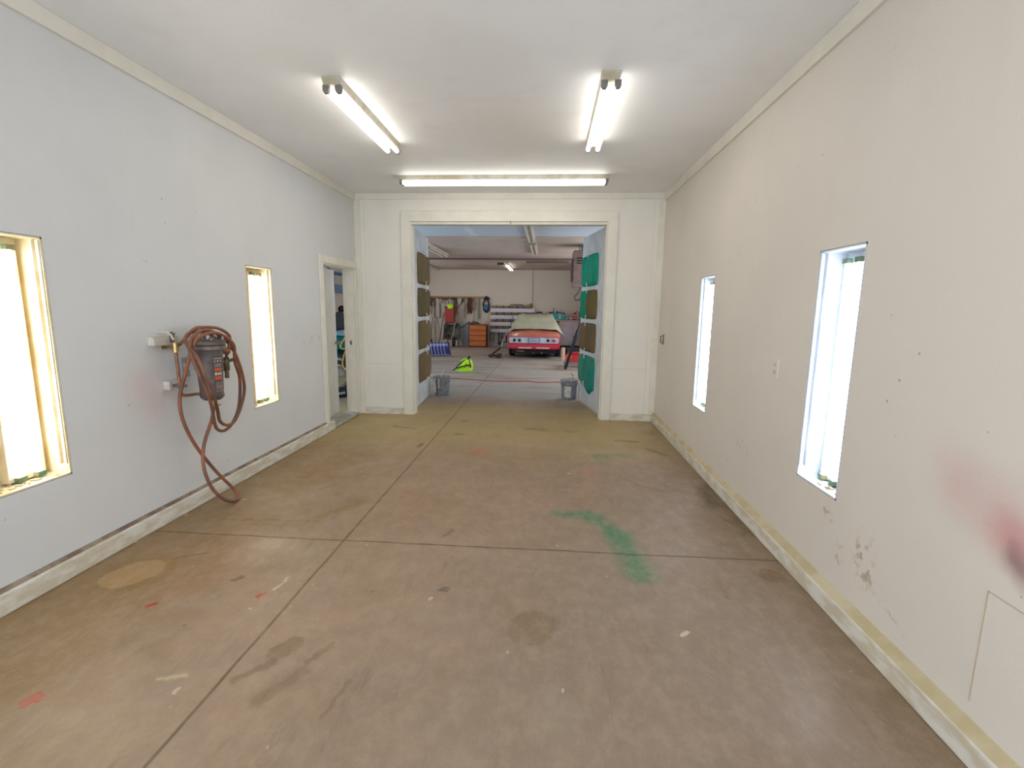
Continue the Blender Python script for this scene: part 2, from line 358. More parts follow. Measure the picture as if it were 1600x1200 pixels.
def holed(axis, d0, d1, a0, a1, z0, z1, holes):
    # wall slab between d0..d1 on AXIS, spanning a0..a1 and z0..z1, with rectangular holes (a,b,z,z)
    A = sorted({a0, a1, *[h[0] for h in holes], *[h[1] for h in holes]}); Z = sorted({z0, z1, *[h[2] for h in holes], *[h[3] for h in holes]})
    A = [a for a in A if a0 <= a <= a1]; Z = [z for z in Z if z0 <= z <= z1]
    P = (lambda d, a, z: (d, a, z)) if axis == 'x' else (lambda d, a, z: (a, d, z))
    occ = {}
    for i in range(len(A)-1):
        for j in range(len(Z)-1):
            ca = (A[i]+A[i+1])/2; cz = (Z[j]+Z[j+1])/2
            occ[i, j] = not any(h[0] < ca < h[1] and h[2] < cz < h[3] for h in holes)
    mb = MB()
    for (i, j), o in occ.items():
        if not o: continue
        a, b, c, d = A[i], A[i+1], Z[j], Z[j+1]
        for dd in (d0, d1): mb.add([P(dd, a, c), P(dd, b, c), P(dd, b, d), P(dd, a, d)], [(0, 1, 2, 3)])
        for (ni, nj), (p, q) in {(i-1, j): ((a, c), (a, d)), (i+1, j): ((b, c), (b, d)), (i, j-1): ((a, c), (b, c)), (i, j+1): ((a, d), (b, d))}.items():
            if not occ.get((ni, nj), False): mb.add([P(d0, *p), P(d1, *p), P(d1, *q), P(d0, *q)], [(0, 1, 2, 3)])
    return mb

# ------------------------------------------------------------------ room shell
DO = (-1.95, 0.80, 0.0, 2.77)             # big doorway
SD = (5.88, 6.87, 0.0, 2.11)              # side doorway
NL = [(2.10, 2.54, 0.59, 1.935), (4.34, 4.77, 0.60, 1.945)]
NR = [(2.58, 3.00, 0.59, 1.935), (4.77, 5.18, 0.59, 1.925)]
struct('floor', MB().box((-6.4, -2.3, -0.12), (2.4, 20.5, 0.0)), m_floor, 'stained tan concrete floor with saw cut joints and green overspray', 'floor')
struct('wall_left', holed('x', XL-0.16, XL, -2.0, YB+0.14, 0, H, [SD] + NL), m_wall_l)
struct('wall_right', holed('x', XR, XR+0.2, -2.0, YB+0.14, 0, H, NR), m_wall_r)
struct('wall_back', holed('y', YB, YB+0.14, XL, XR, 0, H, [DO]), m_wall_b)
struct('wall_front', holed('y', -2.2, -2.0, XL-0.2, XR+0.2, 0, H, [(-2.6, 1.4, 0, 2.9)]), m_wall_b)
struct('ceiling', MB().box((XL-0.2, -2.2, H), (XR+0.2, YB+0.14, H+0.12)), m_ceil)
# crown boards
struct('trim_1', MB().box((XL, -2, 3.055), (XL+0.022, YB, H)), m_trim, bevel=0.004)
struct('trim_2', MB().box((XR-0.022, -2, 3.045), (XR, YB, H)), m_trim, bevel=0.004)
struct('trim_3', MB().box((XL+0.022, YB-0.022, 3.07), (XR-0.022, YB, H)), m_trim, bevel=0.004)
# corner boards on the end wall
struct('trim_4', MB().box((XL, YB-0.018, 0.0), (XL+0.085, YB, 3.07)), m_trim, bevel=0.003)
struct('trim_5', MB().box((XR-0.085, YB-0.018, 0.12), (XR, YB, 3.07)), m_trim, bevel=0.003)
# panel seams on the end wall (thin battens)
struct('trim_6', MB().box((XL+0.085, YB-0.004, 0.745), (-2.10, YB, 0.757)).box((XL+0.14, YB-0.004, 0.1), (XL+0.146, YB, 3.07)), m_trim)
struct('trim_7', MB().box((0.95, YB-0.004, 0.745), (XR-0.085, YB, 0.757)).box((XR-0.15, YB-0.004, 0.1), (XR-0.144, YB, 3.07)), m_trim)
# doorway casing
struct('trim_8', MB().box((-2.085, YB-0.03, 0.0), (-1.95, YB, 2.91)).box((0.80, YB-0.03, 0.0), (0.935, YB, 2.91)).box((-1.95, YB-0.03, 2.77), (0.80, YB, 2.91)), m_trim, bevel=0.004)
struct('trim_9', MB().box((-1.95, YB+0.03, 0.0), (-1.935, YB+0.14, 2.755)).box((0.785, YB+0.03, 0.0), (0.80, YB+0.14, 2.755)).box((-1.95, YB+0.0, 2.735), (0.80, YB+0.14, 2.77)), m_trim, bevel=0.003)
# side door casing
struct('trim_10', MB().box((XL, 5.79, 0.0), (XL+0.02, 5.88, 2.20)).box((XL, 5.88, 2.11), (XL+0.02, YB-0.02, 2.20)).box((XL, 6.87, 0.0), (XL+0.02, YB-0.02, 2.11)), m_trim, bevel=0.003)
struct('trim_11', MB().box((XL-0.16, 6.85, 0.03), (XL, 6.87, 2.11)).box((XL-0.16, 5.88, 2.09), (XL, 6.85, 2.11)).box((XL-0.12, 6.84, 0.03), (XL-0.09, 6.85, 2.09)), m_trim, bevel=0.002)
struct('trim_12', MB().box((XL-0.22, 5.88, 0.0), (XL+0.03, 6.85, 0.035)), mat('concrete_sill', (186, 184, 176), 0.7, vs=12, col2=(158, 152, 138), bump=0.3), bevel=0.01)
# baseboards
struct('baseboard_left', MB().box((XL, -2, 0), (XL+0.045, 5.97, 0.115)), m_base, bevel=0.008)
struct('baseboard_left_cap', MB().add(
    [(XL, -2, 0.115), (XL+0.03, -2, 0.115), (XL, -2, 0.13), (XL, 5.79, 0.115), (XL+0.03, 5.79, 0.115), (XL, 5.79, 0.13)], [(0, 1, 2), (3, 5, 4), (0, 3, 4, 1), (1, 4, 5, 2), (2, 5, 3, 0)]), m_dirtl)
struct('baseboard_right', MB().box((XR-0.045, -2, 0), (XR, YB, 0.105)), m_base, bevel=0.008)
struct('baseboard_right_cap', MB().add(
    [(XR, -2, 0.105), (XR-0.04, -2, 0.105), (XR, -2, 0.14), (XR, YB-0.02, 0.105), (XR-0.04, YB-0.02, 0.105), (XR, YB-0.02, 0.14)], [(0, 1, 2), (3, 5, 4), (0, 3, 4, 1), (1, 4, 5, 2), (2, 5, 3, 0)]), m_dirt)
struct('baseboard_back', MB().box((XL+0.085, YB-0.03, 0), (-2.085, YB, 0.10)), m_base, bevel=0.006)
struct('baseboard_back', MB().box((0.935, YB-0.03, 0), (XR-0.045, YB, 0.10)), m_base, bevel=0.006)

# workshop shell
HS = 3.13
struct('wall_far', MB().box((-6.2, 20.2, 0), (2.2, 20.4, HS)), m_shopwall)
struct('wall_west', holed('x', -6.2, -6.0, 4.0, 20.2, 0, HS, [(7.6, 10.8, 0, 2.8), (15.0, 18.2, 1.0, 2.4)]), m_shopwall)  # smaller opening added to let the west fill in
struct('wall_south', MB().box((-6.2, 3.8, 0), (XL-0.2, 4.0, HS)), m_shopwall)
struct('wall_east', holed('x', 2.0, 2.2, YB+0.14, 20.2, 0, HS, [(9.5, 16.1, 1.0, 2.4)]), m_shopwall)  # unseen opening added for the east fill
struct('wall_shop_front', MB().box((XR+0.2, YB, 0), (2.2, YB+0.14, HS)), m_shopwall)
struct('ceiling_shop', MB().box((-6.2, YB+0.14, HS), (2.2, 20.4, HS+0.12)).box((-6.2, 3.8, HS), (XL-0.2, YB+0.14, HS+0.12)), m_shopceil)

# side door leaf, hinged on its near jamb, standing slightly open outward
m_doorw = mat('door_white_paint', (234, 231, 225), 0.45, vs=2, col2=(226, 222, 213))
m_steel = mat('dull_steel', (150, 146, 138), 0.4, 0.8, vs=20, col2=(120, 112, 100))
m_brass = mat('aged_brass', (190, 160, 110), 0.35, 0.8, vs=30, col2=(140, 120, 80))
hx, hy = XL-0.155, 5.885
ang = math.atan2(-(3.045-2.925), 0.95)    # direction of the leaf
mb = MB().box((0, 0, 0.045), (0.95, 0.04, 2.085))
def leafxf(mb, loc, a):
    mb.v = [Vector(loc) + rz(a) @ v for v in mb.v]; return mb
la = PI/2 + 0.125
d1 = leafxf(mb, (hx, hy, 0), la).build('door_1', m_doorw, bevel=0.004); d1['kind'] = 'structure'; d1['label'] = 'white side door standing slightly open in the left wall'
kb = leafxf(MB().lathe([(0.022, 0), (0.022, 0.01), (0.01, 0.012), (0.01, 0.035), (0.028, 0.045), (0.03, 0.06), (0.02, 0.072), (0.0, 0.075)], (0.885, 0.0, 1.06), (0, -1, 0), 16), (hx, hy, 0), la)
kb.build('door_knob', m_brass, d1, 'round aged brass knob', smooth=True)
struct('trim_14', MB().box((-0.545, YB-0.004, 2.735), (-0.53, YB+0.0, 2.79)), m_steel)
struct('strike_plate', MB().box((XL-0.085, 6.846, 1.03), (XL-0.055, 6.85, 1.09)), m_steel)

# ------------------------------------------------------------------ double doors with filter pads
def pad_mat(name, a, b, split=None, strength=1):
    t = NT(name); t.b.inputs['Roughness'].default_value = 0.95
    t.b.inputs['Specular IOR Level'].default_value = 0.1
    f = t.ramp(t.noise(3.0, 6, 0.65, sc=(1, 1, 0.5)), 0.4, 0.6)
    c = t.mix(f, srgb(*a), srgb(*b))
    if split:
        sp = t.n('ShaderNodeSeparateXYZ'); t.l(t.P, sp.inputs[0])
        g = t.ramp(t.math('ADD', sp.outputs[1], t.math('MULTIPLY', t.noise(4, 4), 0.5)), 8.13, 8.20)
        c = t.mix(g, c, srgb(*split))
    t.l(c, t.b.inputs['Base Color']); t.bump(t.noise(90, 4, 0.7), 0.6, 0.004)
    MATS[name] = t.m; return t.m
p_ol = pad_mat('olive_filter_fibre', (116, 104, 74), (130, 108, 82)); p_br = pad_mat('brown_filter_fibre', (124, 100, 76), (104, 96, 70))
p_gr = pad_mat('green_painted_filter', (34, 142, 118), (52, 156, 130)); p_gr2 = pad_mat('teal_painted_filter', (30, 138, 128), (84, 140, 116))
p_mx = pad_mat('half_green_filter', (120, 104, 70), (106, 94, 62), (36, 140, 108))
m_leafw = mat('booth_door_paint', (214, 216, 218), 0.55, vs=4, col2=(196, 198, 202))
m_edge = mat('door_edge_paint', (224, 214, 184), 0.5, vs=8, col2=(206, 194, 164))
m_strap = mat('white_cord', (226, 224, 218), 0.7)
def booth_leaf(name, loc, a, side, pads, L, label, ragged):
    # local x from the hinge along the leaf, +-y toward the doorway centre (side = +1 or -1)
    T = lambda mb: leafxf(mb, loc, a)
    th = 0.04; y0, y1 = (-th, 0) if side > 0 else (0, th)
    fr = MB().box((0.03, y0, 0.03), (L, y1, 2.755))
    d = T(fr).build(name, m_leafw, bevel=0.004, label=label); d['kind'] = 'structure'
    e = MB().box((0.0, y0-0.002, 0.03), (0.03, y1+0.002, 2.755)); T(e).build('edge_board', m_edge, d, 'cream painted edge board')
    zs = [(1.945, 2.44), (1.43, 1.89), (0.905, 1.37), (0.365, 0.845)]
    for k, (m_, (z0, z1)) in enumerate(zip(pads, zs)):
        x0, x1 = 0.37, L-0.03
        rag = ragged and k == 3
        def f(u, v, z0=z0, z1=z1):
            # superellipse-shaped cushion
            U = 2*u-1; V = 2*v-1
            uu = U*math.sqrt(max(0, 1-0.10*V*V*V*V)); vv = V*math.sqrt(max(0, 1-0.10*U*U*U*U))
            h = 0.055*(max(0, 1-abs(U)**5)*max(0, 1-abs(V)**5))**0.5
            h *= 1 - 0.25*math.exp(-(U/0.08)**2)
            h += 0.004*math.sin(9*u+5*v+k)
            x = x0 + (x1-x0)*(uu+1)/2; z = z0 + (z1-z0)*(vv+1)/2
            if rag and v < 0.5: z -= (0.5-v)*0.26*max(0, 1-abs(u-0.28)/0.5) - 0.03*math.sin(u*17)*(0.5-v)
            return (x, side*(h + 0.002), z)
        mb = MB().grid(f, 20, 18)
        o = T(mb).build('filter_pad', m_, d, smooth=True)
        # retaining cords tying the pad at its middle
        xm = (x0+x1)/2
        cd_ = MB()
        for zz0, zz1 in ((z0-0.05, z0+0.06), (z1-0.05, z1+0.05)):
            cd_.tube([(xm, side*0.004, zz0 if zz1 < z1 else zz1), (xm, side*0.055, (zz0+zz1)/2), (xm, side*0.05, zz1 if zz1 < z1 else zz0)], 0.008, 6)
        T(cd_).build('tie_cord', m_strap, d)
    hg = MB()
    for z in (0.42, 0.52, 2.35, 2.45): hg.cbox((0.005, (y0+y1)/2 - side*0.012, z), (0.02, 0.05, 0.05))
    T(hg).build('hinge', m_steel, d)
    return d
booth_leaf('door_2', (-1.99, 7.13, 0), math.atan2(8.47-7.12, -2.075+1.99), -1, [p_ol, p_br, p_ol, p_ol], 1.37, 'white booth door leaf with four brown filter pads', False)
rl = booth_leaf('door_3', (0.822, 7.13, 0), math.atan2(8.4-7.122, 0.572-0.817), 1, [p_gr, p_mx, p_br, p_gr2], 1.32, 'white booth door leaf with green painted filter pads', True)

# ------------------------------------------------------------------ lights
def emat(name, col, s):
    m = bpy.data.materials.new(name); m.use_nodes = True; b = m.node_tree.nodes['Principled BSDF']
    b.inputs['Base Color'].default_value = (0.9, 0.9, 0.9, 1); b.inputs['Emission Color'].default_value = (*col, 1); b.inputs['Emission Strength'].default_value = s
    MATS[name] = m; return m
e_warm = emat('lit_warm_tube', (1.0, 0.95, 0.87), 8.0)
e_wl = emat('lit_cream_tube', (1.0, 0.92, 0.78), 15.0)
e_cool = emat('lit_cool_tube', (0.76, 0.87, 1.0), 15.0)
m_tube_off = mat('unlit_tube_glass', (214, 208, 200), 0.2)
m_house = mat('fixture_enamel', (196, 192, 178), 0.4, vs=6, col2=(176, 164, 138))
m_house_w = mat('niche_enamel_warm', (232, 224, 200), 0.45, vs=5, col2=(222, 206, 168))
m_house_c = mat('niche_enamel_cool', (226, 230, 236), 0.45, vs=5, col2=(210, 216, 224))
m_sock = mat('socket_grey', (120, 118, 112), 0.5); m_sock_g = mat('socket_green', (70, 128, 104), 0.5, vs=20, col2=(140, 130, 90))
def ceiling_fixture(name, L, w_, zc, lit, label, group, loc, rot=0, one=False):
    # built along local y from 0 to L, centred in x, hanging under z = zc
    r = thing(name, label, 'ceiling light', loc, group)
    off = Vector(loc)
    def go(mb): mb.v = [rz(rot) @ v + off for v in mb.v]; return mb
    go(MB().prism([(-w_/2, 0), (-w_/2*0.8, -0.055), (w_/2*0.8, -0.055), (w_/2, 0)], 0, L, 'xz')).build('housing', m_house, r, bevel=0.003)
    for x in (-w_*0.33, w_*0.33):
        go(MB().tube([(x, 0.05, -0.082), (x, L-0.05, -0.082)], 0.019, 12)).build('tube', e_warm if lit else m_tube_off, r, smooth=True)
        for y in (0.03, L-0.03):
            go(MB().prism([(x-0.022, -0.05), (x-0.022, -0.085), (x-0.012, -0.102), (x+0.012, -0.102), (x+0.022, -0.085), (x+0.022, -0.05)], y-0.015, y+0.015, 'xz')).build('lamp_holder', m_sock, r)
    return r
ceiling_fixture('fluorescent_light', 1.40, 0.135, H, True, 'lit twin tube fluorescent light on the ceiling nearer the left wall', 'lit fluorescent lights on the front ceiling', (-1.53, 3.52, H))
ceiling_fixture('fluorescent_light', 1.40, 0.135, H, True, 'lit twin tube fluorescent light on the ceiling nearer the right wall', 'lit fluorescent lights on the front ceiling', (0.39, 3.52, H))
ceiling_fixture('fluorescent_light', 2.52, 0.13, H, True, 'long lit fluorescent light running across the ceiling above the big doorway', 'lit fluorescent lights on the front ceiling', (0.69, 6.09, H), PI/2)
ceiling_fixture('workshop_light', 2.40, 0.16, HS, False, 'unlit twin tube ceiling light in the workshop just past the doorway header', 'workshop ceiling lights', (-0.385, 8.85, HS))
ceiling_fixture('workshop_light', 2.45, 0.16, HS, False, 'unlit ceiling light end to end behind the one past the doorway header', 'workshop ceiling lights', (-0.375, 11.45, HS))
ceiling_fixture('workshop_light', 2.40, 0.22, HS, False, 'unlit ceiling light beside the left booth door top', 'workshop ceiling lights', (-3.02, 12.1, HS))
ceiling_fixture('workshop_light', 2.3, 0.14, HS, False, 'dim yellowish ceiling light over the tool rail', 'workshop ceiling lights', (-4.45, 17.4, HS))
ceiling_fixture('workshop_light', 2.4, 0.12, HS, True, 'glowing ceiling light near the far workshop wall', 'workshop ceiling lights', (-1.43, 16.95, HS))

def niche(y0, y1, z0, z1, side, tubes, mh, em, label, near_frame):
    x0 = XL if side < 0 else XR; s = -1 if side < 0 else 1     # s: direction into the wall
    D = 0.16
    r = thing('recessed_light', label, 'wall light', (x0 + s*D/2, (y0+y1)/2, z0), 'recessed tube lights in the side walls')
    g = 0.003
    def B(a0, a1, b0, b1, c0, c1):
        xa, xb = sorted((x0 + s*a0, x0 + s*a1)); return (xa, b0, c0), (xb, b1, c1)
    mb = MB()
    for q in ((D-0.01, D, y0+g, y1-g, z0+g, z1-g), (0.0, D, y0+g, y0+0.012, z0+g, z1-g), (0.0, D, y1-0.012, y1-g, z0+g, z1-g), (0.0, D, y0+g, y1-g, z0+g, z0+0.012), (0.0, D, y0+g, y1-g, z1-0.012, z1-g)): mb.box(*B(*q))
    mb.build('housing', mh, r)
    c = sum(tubes)/2
    mb = MB(); mb.box(*B(D-0.055, D-0.01, c-0.10, min(c+0.10, y1-0.02), z0+0.02, z1-0.05)); mb.build('reflector', mh, r, bevel=0.004)
    for y in tubes:
        MB().tube([(x0+s*0.10, y, z0+0.045), (x0+s*0.10, y, z1-0.075)], 0.019, 12).build('tube', em, r, smooth=True)
        for zz in (z0+0.02, z1-0.08):
            mb = MB(); mb.box(*B(0.075, 0.14, y-0.022, y+0.022, zz, zz+0.028)); mb.build('lamp_holder', m_sock_g, r)
    # glazing channel at the far edge, standing slightly proud of the wall
    mb = MB(); mb.box(*B(-0.004, 0.012, y1-0.03, y1-0.022, z0+0.07, z1-0.02)); mb.box(*B(0.03, 0.046, y1-0.034, y1-0.016, z0+0.07, z1-0.02)); mb.build('glazing_channel', mh, r)
    # dust and paint flakes lying on the sill
    fl = MB()
    for k in range(14):
        yy = random.uniform(y0+0.04, y1-0.05); xx = x0 + s*random.uniform(0.03, 0.12); q = random.uniform(0.008, 0.022)
        fl.cbox((xx, yy, z0+0.016), (q, q*1.6, 0.006), rz(random.uniform(0, 3)))
    fl.build('debris', m_dirt, r)['kind'] = 'stuff'
    return r
niche(*NL[0], -1, (2.34, 2.44), m_house_w, e_wl, 'warm glowing tall recessed light cut by the frame, before the hose', True)
niche(*NL[1], -1, (4.585, 4.69), m_house_w, e_wl, 'warm glowing tall recessed light between the hanging hose and side door', True)
niche(*NR[0], 1, (2.775, 2.885), m_house_c, e_cool, 'larger cool white recessed light in the right wall, nearest the viewer', True)
niche(*NR[1], 1, (5.02, 5.115), m_house_c, e_cool, 'smaller cool white recessed light in the right wall, nearer the doorway', True)

# ------------------------------------------------------------------ wall plates and hooks
def plate(name, x, s, y, z, w_, h_, label, cat, m_):
    r = thing(name, label, cat, (x, y, z))
    MB().box((min(x, x+s*0.008), y-w_/2, z-h_/2), (max(x, x+s*0.008), y+w_/2, z+h_/2)).build('plate', m_, r, bevel=0.003)
    return r
m_plate = mat('painted_plate', (224, 218, 206), 0.5); m_dark = mat('dark_slot', (40, 36, 32), 0.6)
r = plate('wall_outlet', XR, -1, 3.395, 1.205, 0.075, 0.125, 'small painted-over outlet plate on the right wall', 'outlet', m_plate)
for dz in (-0.025, 0.025): MB().cbox((XR-0.010, 3.395, 1.205+dz), (0.005, 0.03, 0.026)).build('socket', mat('socket_face', (198, 188, 170), 0.5), r, bevel=0.001)
r = plate('light_switch', XL, 1, 5.60, 1.19, 0.075, 0.12, 'small painted light switch beside the side door', 'switch', m_plate)
MB().cbox((XL+0.012, 5.60, 1.195), (0.012, 0.01, 0.022)).build('toggle', m_trim, r)
r = thing('door_latch', 'small dark metal catch on the right wall near the far corner', 'latch', (XR, 6.63, 1.2))
MB().box((XR-0.012, 6.61, 1.13), (XR, 6.65, 1.27)).build('plate', m_steel, r); MB().tube([(XR-0.01, 6.63, 1.25), (XR-0.04, 6.63, 1.24), (XR-0.04, 6.63, 1.16), (XR-0.012, 6.63, 1.15)], 0.006, 6).build('catch', m_dark, r)
struct('trim_13', MB().box((XR-0.002, 1.675, 0.20), (XR, 1.680, 0.63)).box((XR-0.002, 1.0, 0.628), (XR, 1.680, 0.632)), mat('seam_line', (196, 180, 160), 0.6))

# ------------------------------------------------------------------ air line, filter canister, hose on the left wall
m_copper = mat('aged_copper', (156, 104, 78), 0.45, 0.6, vs=14, col2=(126, 88, 70))
m_can = mat('grimy_canister', (112, 102, 100), 0.5, 0.3, vs=9, col2=(86, 76, 76), bump=0.2, bs=40)
m_rubber = NT('red_brown_hose_rubber'); t = m_rubber
t.b.inputs['Roughness'].default_value = 0.5
t.l(t.mix(t.ramp(t.noise(6, 4), 0.4, 0.62), srgb(150, 92, 64), srgb(112, 80, 62)), t.b.inputs['Base Color']); m_rubber = t.m
m_block = mat('painted_block', (214, 210, 204), 0.6, vs=10, col2=(196, 186, 172))
r = tag(MB().box((XL, 3.175, 1.292), (XL+0.045, 3.40, 1.352)).build('wood_block', m_block, bevel=0.003), 'long white painted wood block on the wall behind the copper valve', 'block')
r2 = tag(MB().box((XL, 3.27, 0.965), (XL+0.05, 3.37, 1.028)).build('wood_block', m_block, bevel=0.003), 'short white painted wood block behind the copper pipe, below the long one', 'block')
px = XL+0.10
ap = thing('air_pipe', 'copper compressed air pipe with brass valve on white wood blocks', 'pipe', (px, 3.3, 0.92))
MB().tube(spline([(px, 3.298, 1.25), (px, 3.302, 1.1), (px, 3.308, 0.98), (px, 3.312, 0.935), (px+0.015, 3.335, 0.918), (px+0.05, 3.42, 0.915), (px+0.10, 3.50, 0.905)], 4), 0.011, 8).build('copper_pipe', m_copper, ap, smooth=True)
v = MB().tube([(px, 3.298, 1.24), (px, 3.298, 1.31)], 0.02, 8).tube([(px-0.1, 3.298, 1.27), (px, 3.298, 1.27)], 0.012, 8).tube([(px, 3.298, 1.28), (px+0.01, 3.335, 1.298)], 0.013, 8)
v.build('valve', m_brass, ap, 'brass shutoff valve')
MB().box((px-0.03, 3.285, 1.31), (px-0.02, 3.31, 1.385)).tube([(px-0.02, 3.298, 1.31), (px, 3.298, 1.38)], 0.006, 6).build('valve_handle', m_steel, ap)
MB().tube(spline([(XL, 3.27, 1.385), (XL+0.03, 3.275, 1.385), (XL+0.07, 3.29, 1.375), (XL+0.09, 3.297, 1.33)], 4), 0.009, 8).build('elbow', m_block, ap, smooth=True)
MB().cbox((px, 3.306, 0.995), (0.1, 0.02, 0.02)).tube([(px-0.02, 3.306, 0.995), (px+0.02, 3.306, 0.995)], 0.016, 8).build('pipe_clip', m_steel, ap)

cx, cy = -2.56, 3.50
ft = thing('air_filter', 'grimy grey air filter canister with lid and orange striped label on left wall', 'air filter', (cx, cy, 0.85))
tilt = 0.0
MB().lathe([(0.0, 0.86), (0.06, 0.86), (0.080, 0.88), (0.084, 0.895), (0.079, 0.91), (0.095, 1.235), (0.095, 1.26), (0, 1.26)], (cx, cy, 0), n=32).build('body', m_can, ft, smooth=True)
MB().lathe([(0.112, 1.245), (0.118, 1.25), (0.118, 1.275), (0.110, 1.28), (0.118, 1.285), (0.118, 1.31), (0.105, 1.318), (0, 1.322)], (cx, cy, 0), n=32).build('lid', mat('lid_cast_metal', (132, 120, 112), 0.5, 0.4, vs=12, col2=(104, 94, 88)), ft, smooth=True)
for k in range(6):
    a = k*PI/3 + 0.3
    MB().lathe([(0.012, 0), (0.012, 0.02), (0.006, 0.03)], (cx+0.10*math.cos(a), cy+0.10*math.sin(a), 1.318), n=6).build('lid_bolt', m_steel, ft)
MB().tube([(cx-0.05, cy, 1.32), (cx-0.05, cy, 1.36), (cx+0.03, cy+0.03, 1.365), (cx+0.03, cy+0.03, 1.32)], 0.008, 6).build('lid_handle', m_steel, ft)
def arc(R0, R1, z0, z1, a0, a1, n=10):
    mb = MB()
    for i in range(n):
        A, Bq = a0+(a1-a0)*i/n, a0+(a1-a0)*(i+1)/n
        f = lambda R, a, z: (cx+R*math.cos(a), cy+R*math.sin(a), z)
        rr = lambda z: 0.079 + (z-0.91)*0.0492 + 0.0015
        mb.add([f(rr(z0), A, z0), f(rr(z0), Bq, z0), f(rr(z1), Bq, z1), f(rr(z1), A, z1)], [(0, 1, 2, 3)])
    return mb
ca = math.atan2(-3.5, 2.56)+0.62
lb = arc(0, 0, 0.97, 1.20, ca-0.36, ca+0.36).build('label', mat('label_dark', (92, 78, 76), 0.5), ft, 'worn dark label with orange bands', solid=0.001)
m_or = mat('label_orange', (206, 92, 52), 0.5); m_lw = mat('label_white', (206, 198, 190), 0.5)
for z0, z1, m_, a0, a1 in ((1.085, 1.11, m_or, -.3, .34), (1.02, 1.045, m_or, -.3, .34), (1.055, 1.075, m_lw, -.3, -.12), (1.055, 1.075, m_lw, -.06, .08), (1.055, 1.075, m_lw, .13, .3), (1.18, 1.184, m_lw, -.34, .34), (1.155, 1.168, m_lw, -.08, .02), (1.155, 1.168, m_lw, -.3, -.24), (1.155, 1.168, m_lw, .2, .28), (1.135, 1.138, m_lw, -.3, .3), (1.122, 1.125, m_lw, -.3, .3)):
    o = arc(0, 0, z0, z1, ca+a0, ca+a1, 6); o.v = [v_ + (v_ - Vector((cx, cy, v_.z)))*0.012 for v_ in o.v]; o.build('label_print', m_, lb, solid=0.0006)
o = arc(0, 0, 0.925, 1.0, ca-.25, ca+.34, 6); o.v = [v_ + (v_ - Vector((cx, cy, v_.z)))*0.02 for v_ in o.v]; o.build('sticker', mat('torn_sticker', (150, 130, 124), 0.6, vs=40, col2=(112, 92, 90)), ft, solid=0.0006)
MB().tube([(cx, cy, 0.87), (cx, cy, 0.80)], 0.014, 8).tube([(cx, cy, 0.815), (cx+0.05, cy+0.02, 0.815)], 0.005, 6).build('drain_cock', m_brass, ft, smooth=True)
MB().box((XL, cy-0.03, 1.09), (cx-0.08, cy+0.02, 1.14)).box((XL, cy-0.045, 1.03), (XL+0.010, cy+0.035, 1.18)).build('mounting_bracket', mat('galvanised_bracket', (168, 170, 172), 0.6, 0.2), ft, 'galvanised wall bracket', bevel=0.003)
MB().tube([(cx, cy+0.08, 1.13), (cx, 3.69, 1.135)], 0.011, 8).tube([(cx, 3.69, 1.06), (cx, 3.69, 1.165)], 0.024, 10).tube([(cx, 3.69, 1.0), (cx, 3.69, 1.06)], 0.017, 8).tube([(cx, 3.70, 1.135), (cx, 3.80, 1.14)], 0.014, 8).tube([(cx, 3.80, 1.175), (cx, 3.80, 1.105)], 0.006, 6).tube([(cx-0.03, 3.81, 1.14), (cx+0.03, 3.81, 1.14)], 0.006, 6).build('regulator', mat('tarnished_brass', (120, 108, 78), 0.5, 0.6, vs=30, col2=(86, 80, 62)), ft, 'tarnished brass outlet valves', smooth=True)
MB().tube([(cx+0.04, cy+0.08, 1.24), (cx+0.06, cy+0.14, 1.22)], 0.028, 10).build('inlet_fitting', m_copper, ft, smooth=True)

HOSE = [(-2.56, 3.504, 0.80), (-2.56, 3.468, 0.70), (-2.56, 3.376, 0.558), (-2.56, 3.342, 0.443), (-2.54, 3.327, 0.323), (-2.51, 3.354, 0.188), (-2.48, 3.424, 0.083), (-2.48, 3.53, 0.022), (-2.5, 3.62, 0.014), (-2.54, 3.639, 0.076), (-2.58, 3.515, 0.26), (-2.61, 3.385, 0.47), (-2.61, 3.286, 0.639), (-2.62, 3.246, 0.783), (-2.62, 3.245, 0.924), (-2.58, 3.264, 1.085), (-2.53, 3.267, 1.224), (-2.49, 3.278, 1.328), (-2.47, 3.339, 1.366), (-2.47, 3.447, 1.376), (-2.47, 3.55, 1.351), (-2.47, 3.666, 1.27), (-2.52, 3.741, 1.127), (-2.56, 3.845, 0.982), (-2.59, 3.875, 0.812), (-2.61, 3.855, 0.676), (-2.62, 3.777, 0.587), (-2.62, 3.685, 0.562), (-2.61, 3.596, 0.595), (-2.54, 3.47, 0.684), (-2.46, 3.35, 0.819), (-2.42, 3.257, 0.973), (-2.42, 3.195, 1.097), (-2.45, 3.192, 1.186), (-2.48, 3.205, 1.252), (-2.51, 3.251, 1.317), (-2.53, 3.325, 1.363), (-2.53, 3.425, 1.395), (-2.53, 3.541, 1.372), (-2.52, 3.70, 1.264), (-2.51, 3.785, 1.089), (-2.54, 3.87, 0.898), (-2.57, 3.861, 0.747), (-2.58, 3.778, 0.632), (-2.58, 3.678, 0.612), (-2.57, 3.577, 0.668), (-2.49, 3.447, 0.79), (-2.40, 3.288, 0.959), (-2.39, 3.217, 1.081), (-2.43, 3.205, 1.208), (-2.55, 3.26, 1.32), (-2.62, 3.40, 1.375), (-2.63, 3.56, 1.375), (-2.61, 3.68, 1.31), (-2.575, 3.715, 1.22), (-2.56, 3.70, 1.165)]
hs = thing('air_hose', 'reddish brown rubber air hose looped over the filter canister, one loop touching the floor', 'hose', (-2.5, 3.6, 0))
MB().tube(spline(HOSE, 6), 0.0125, 10).build('hose', m_rubber, hs, smooth=True)
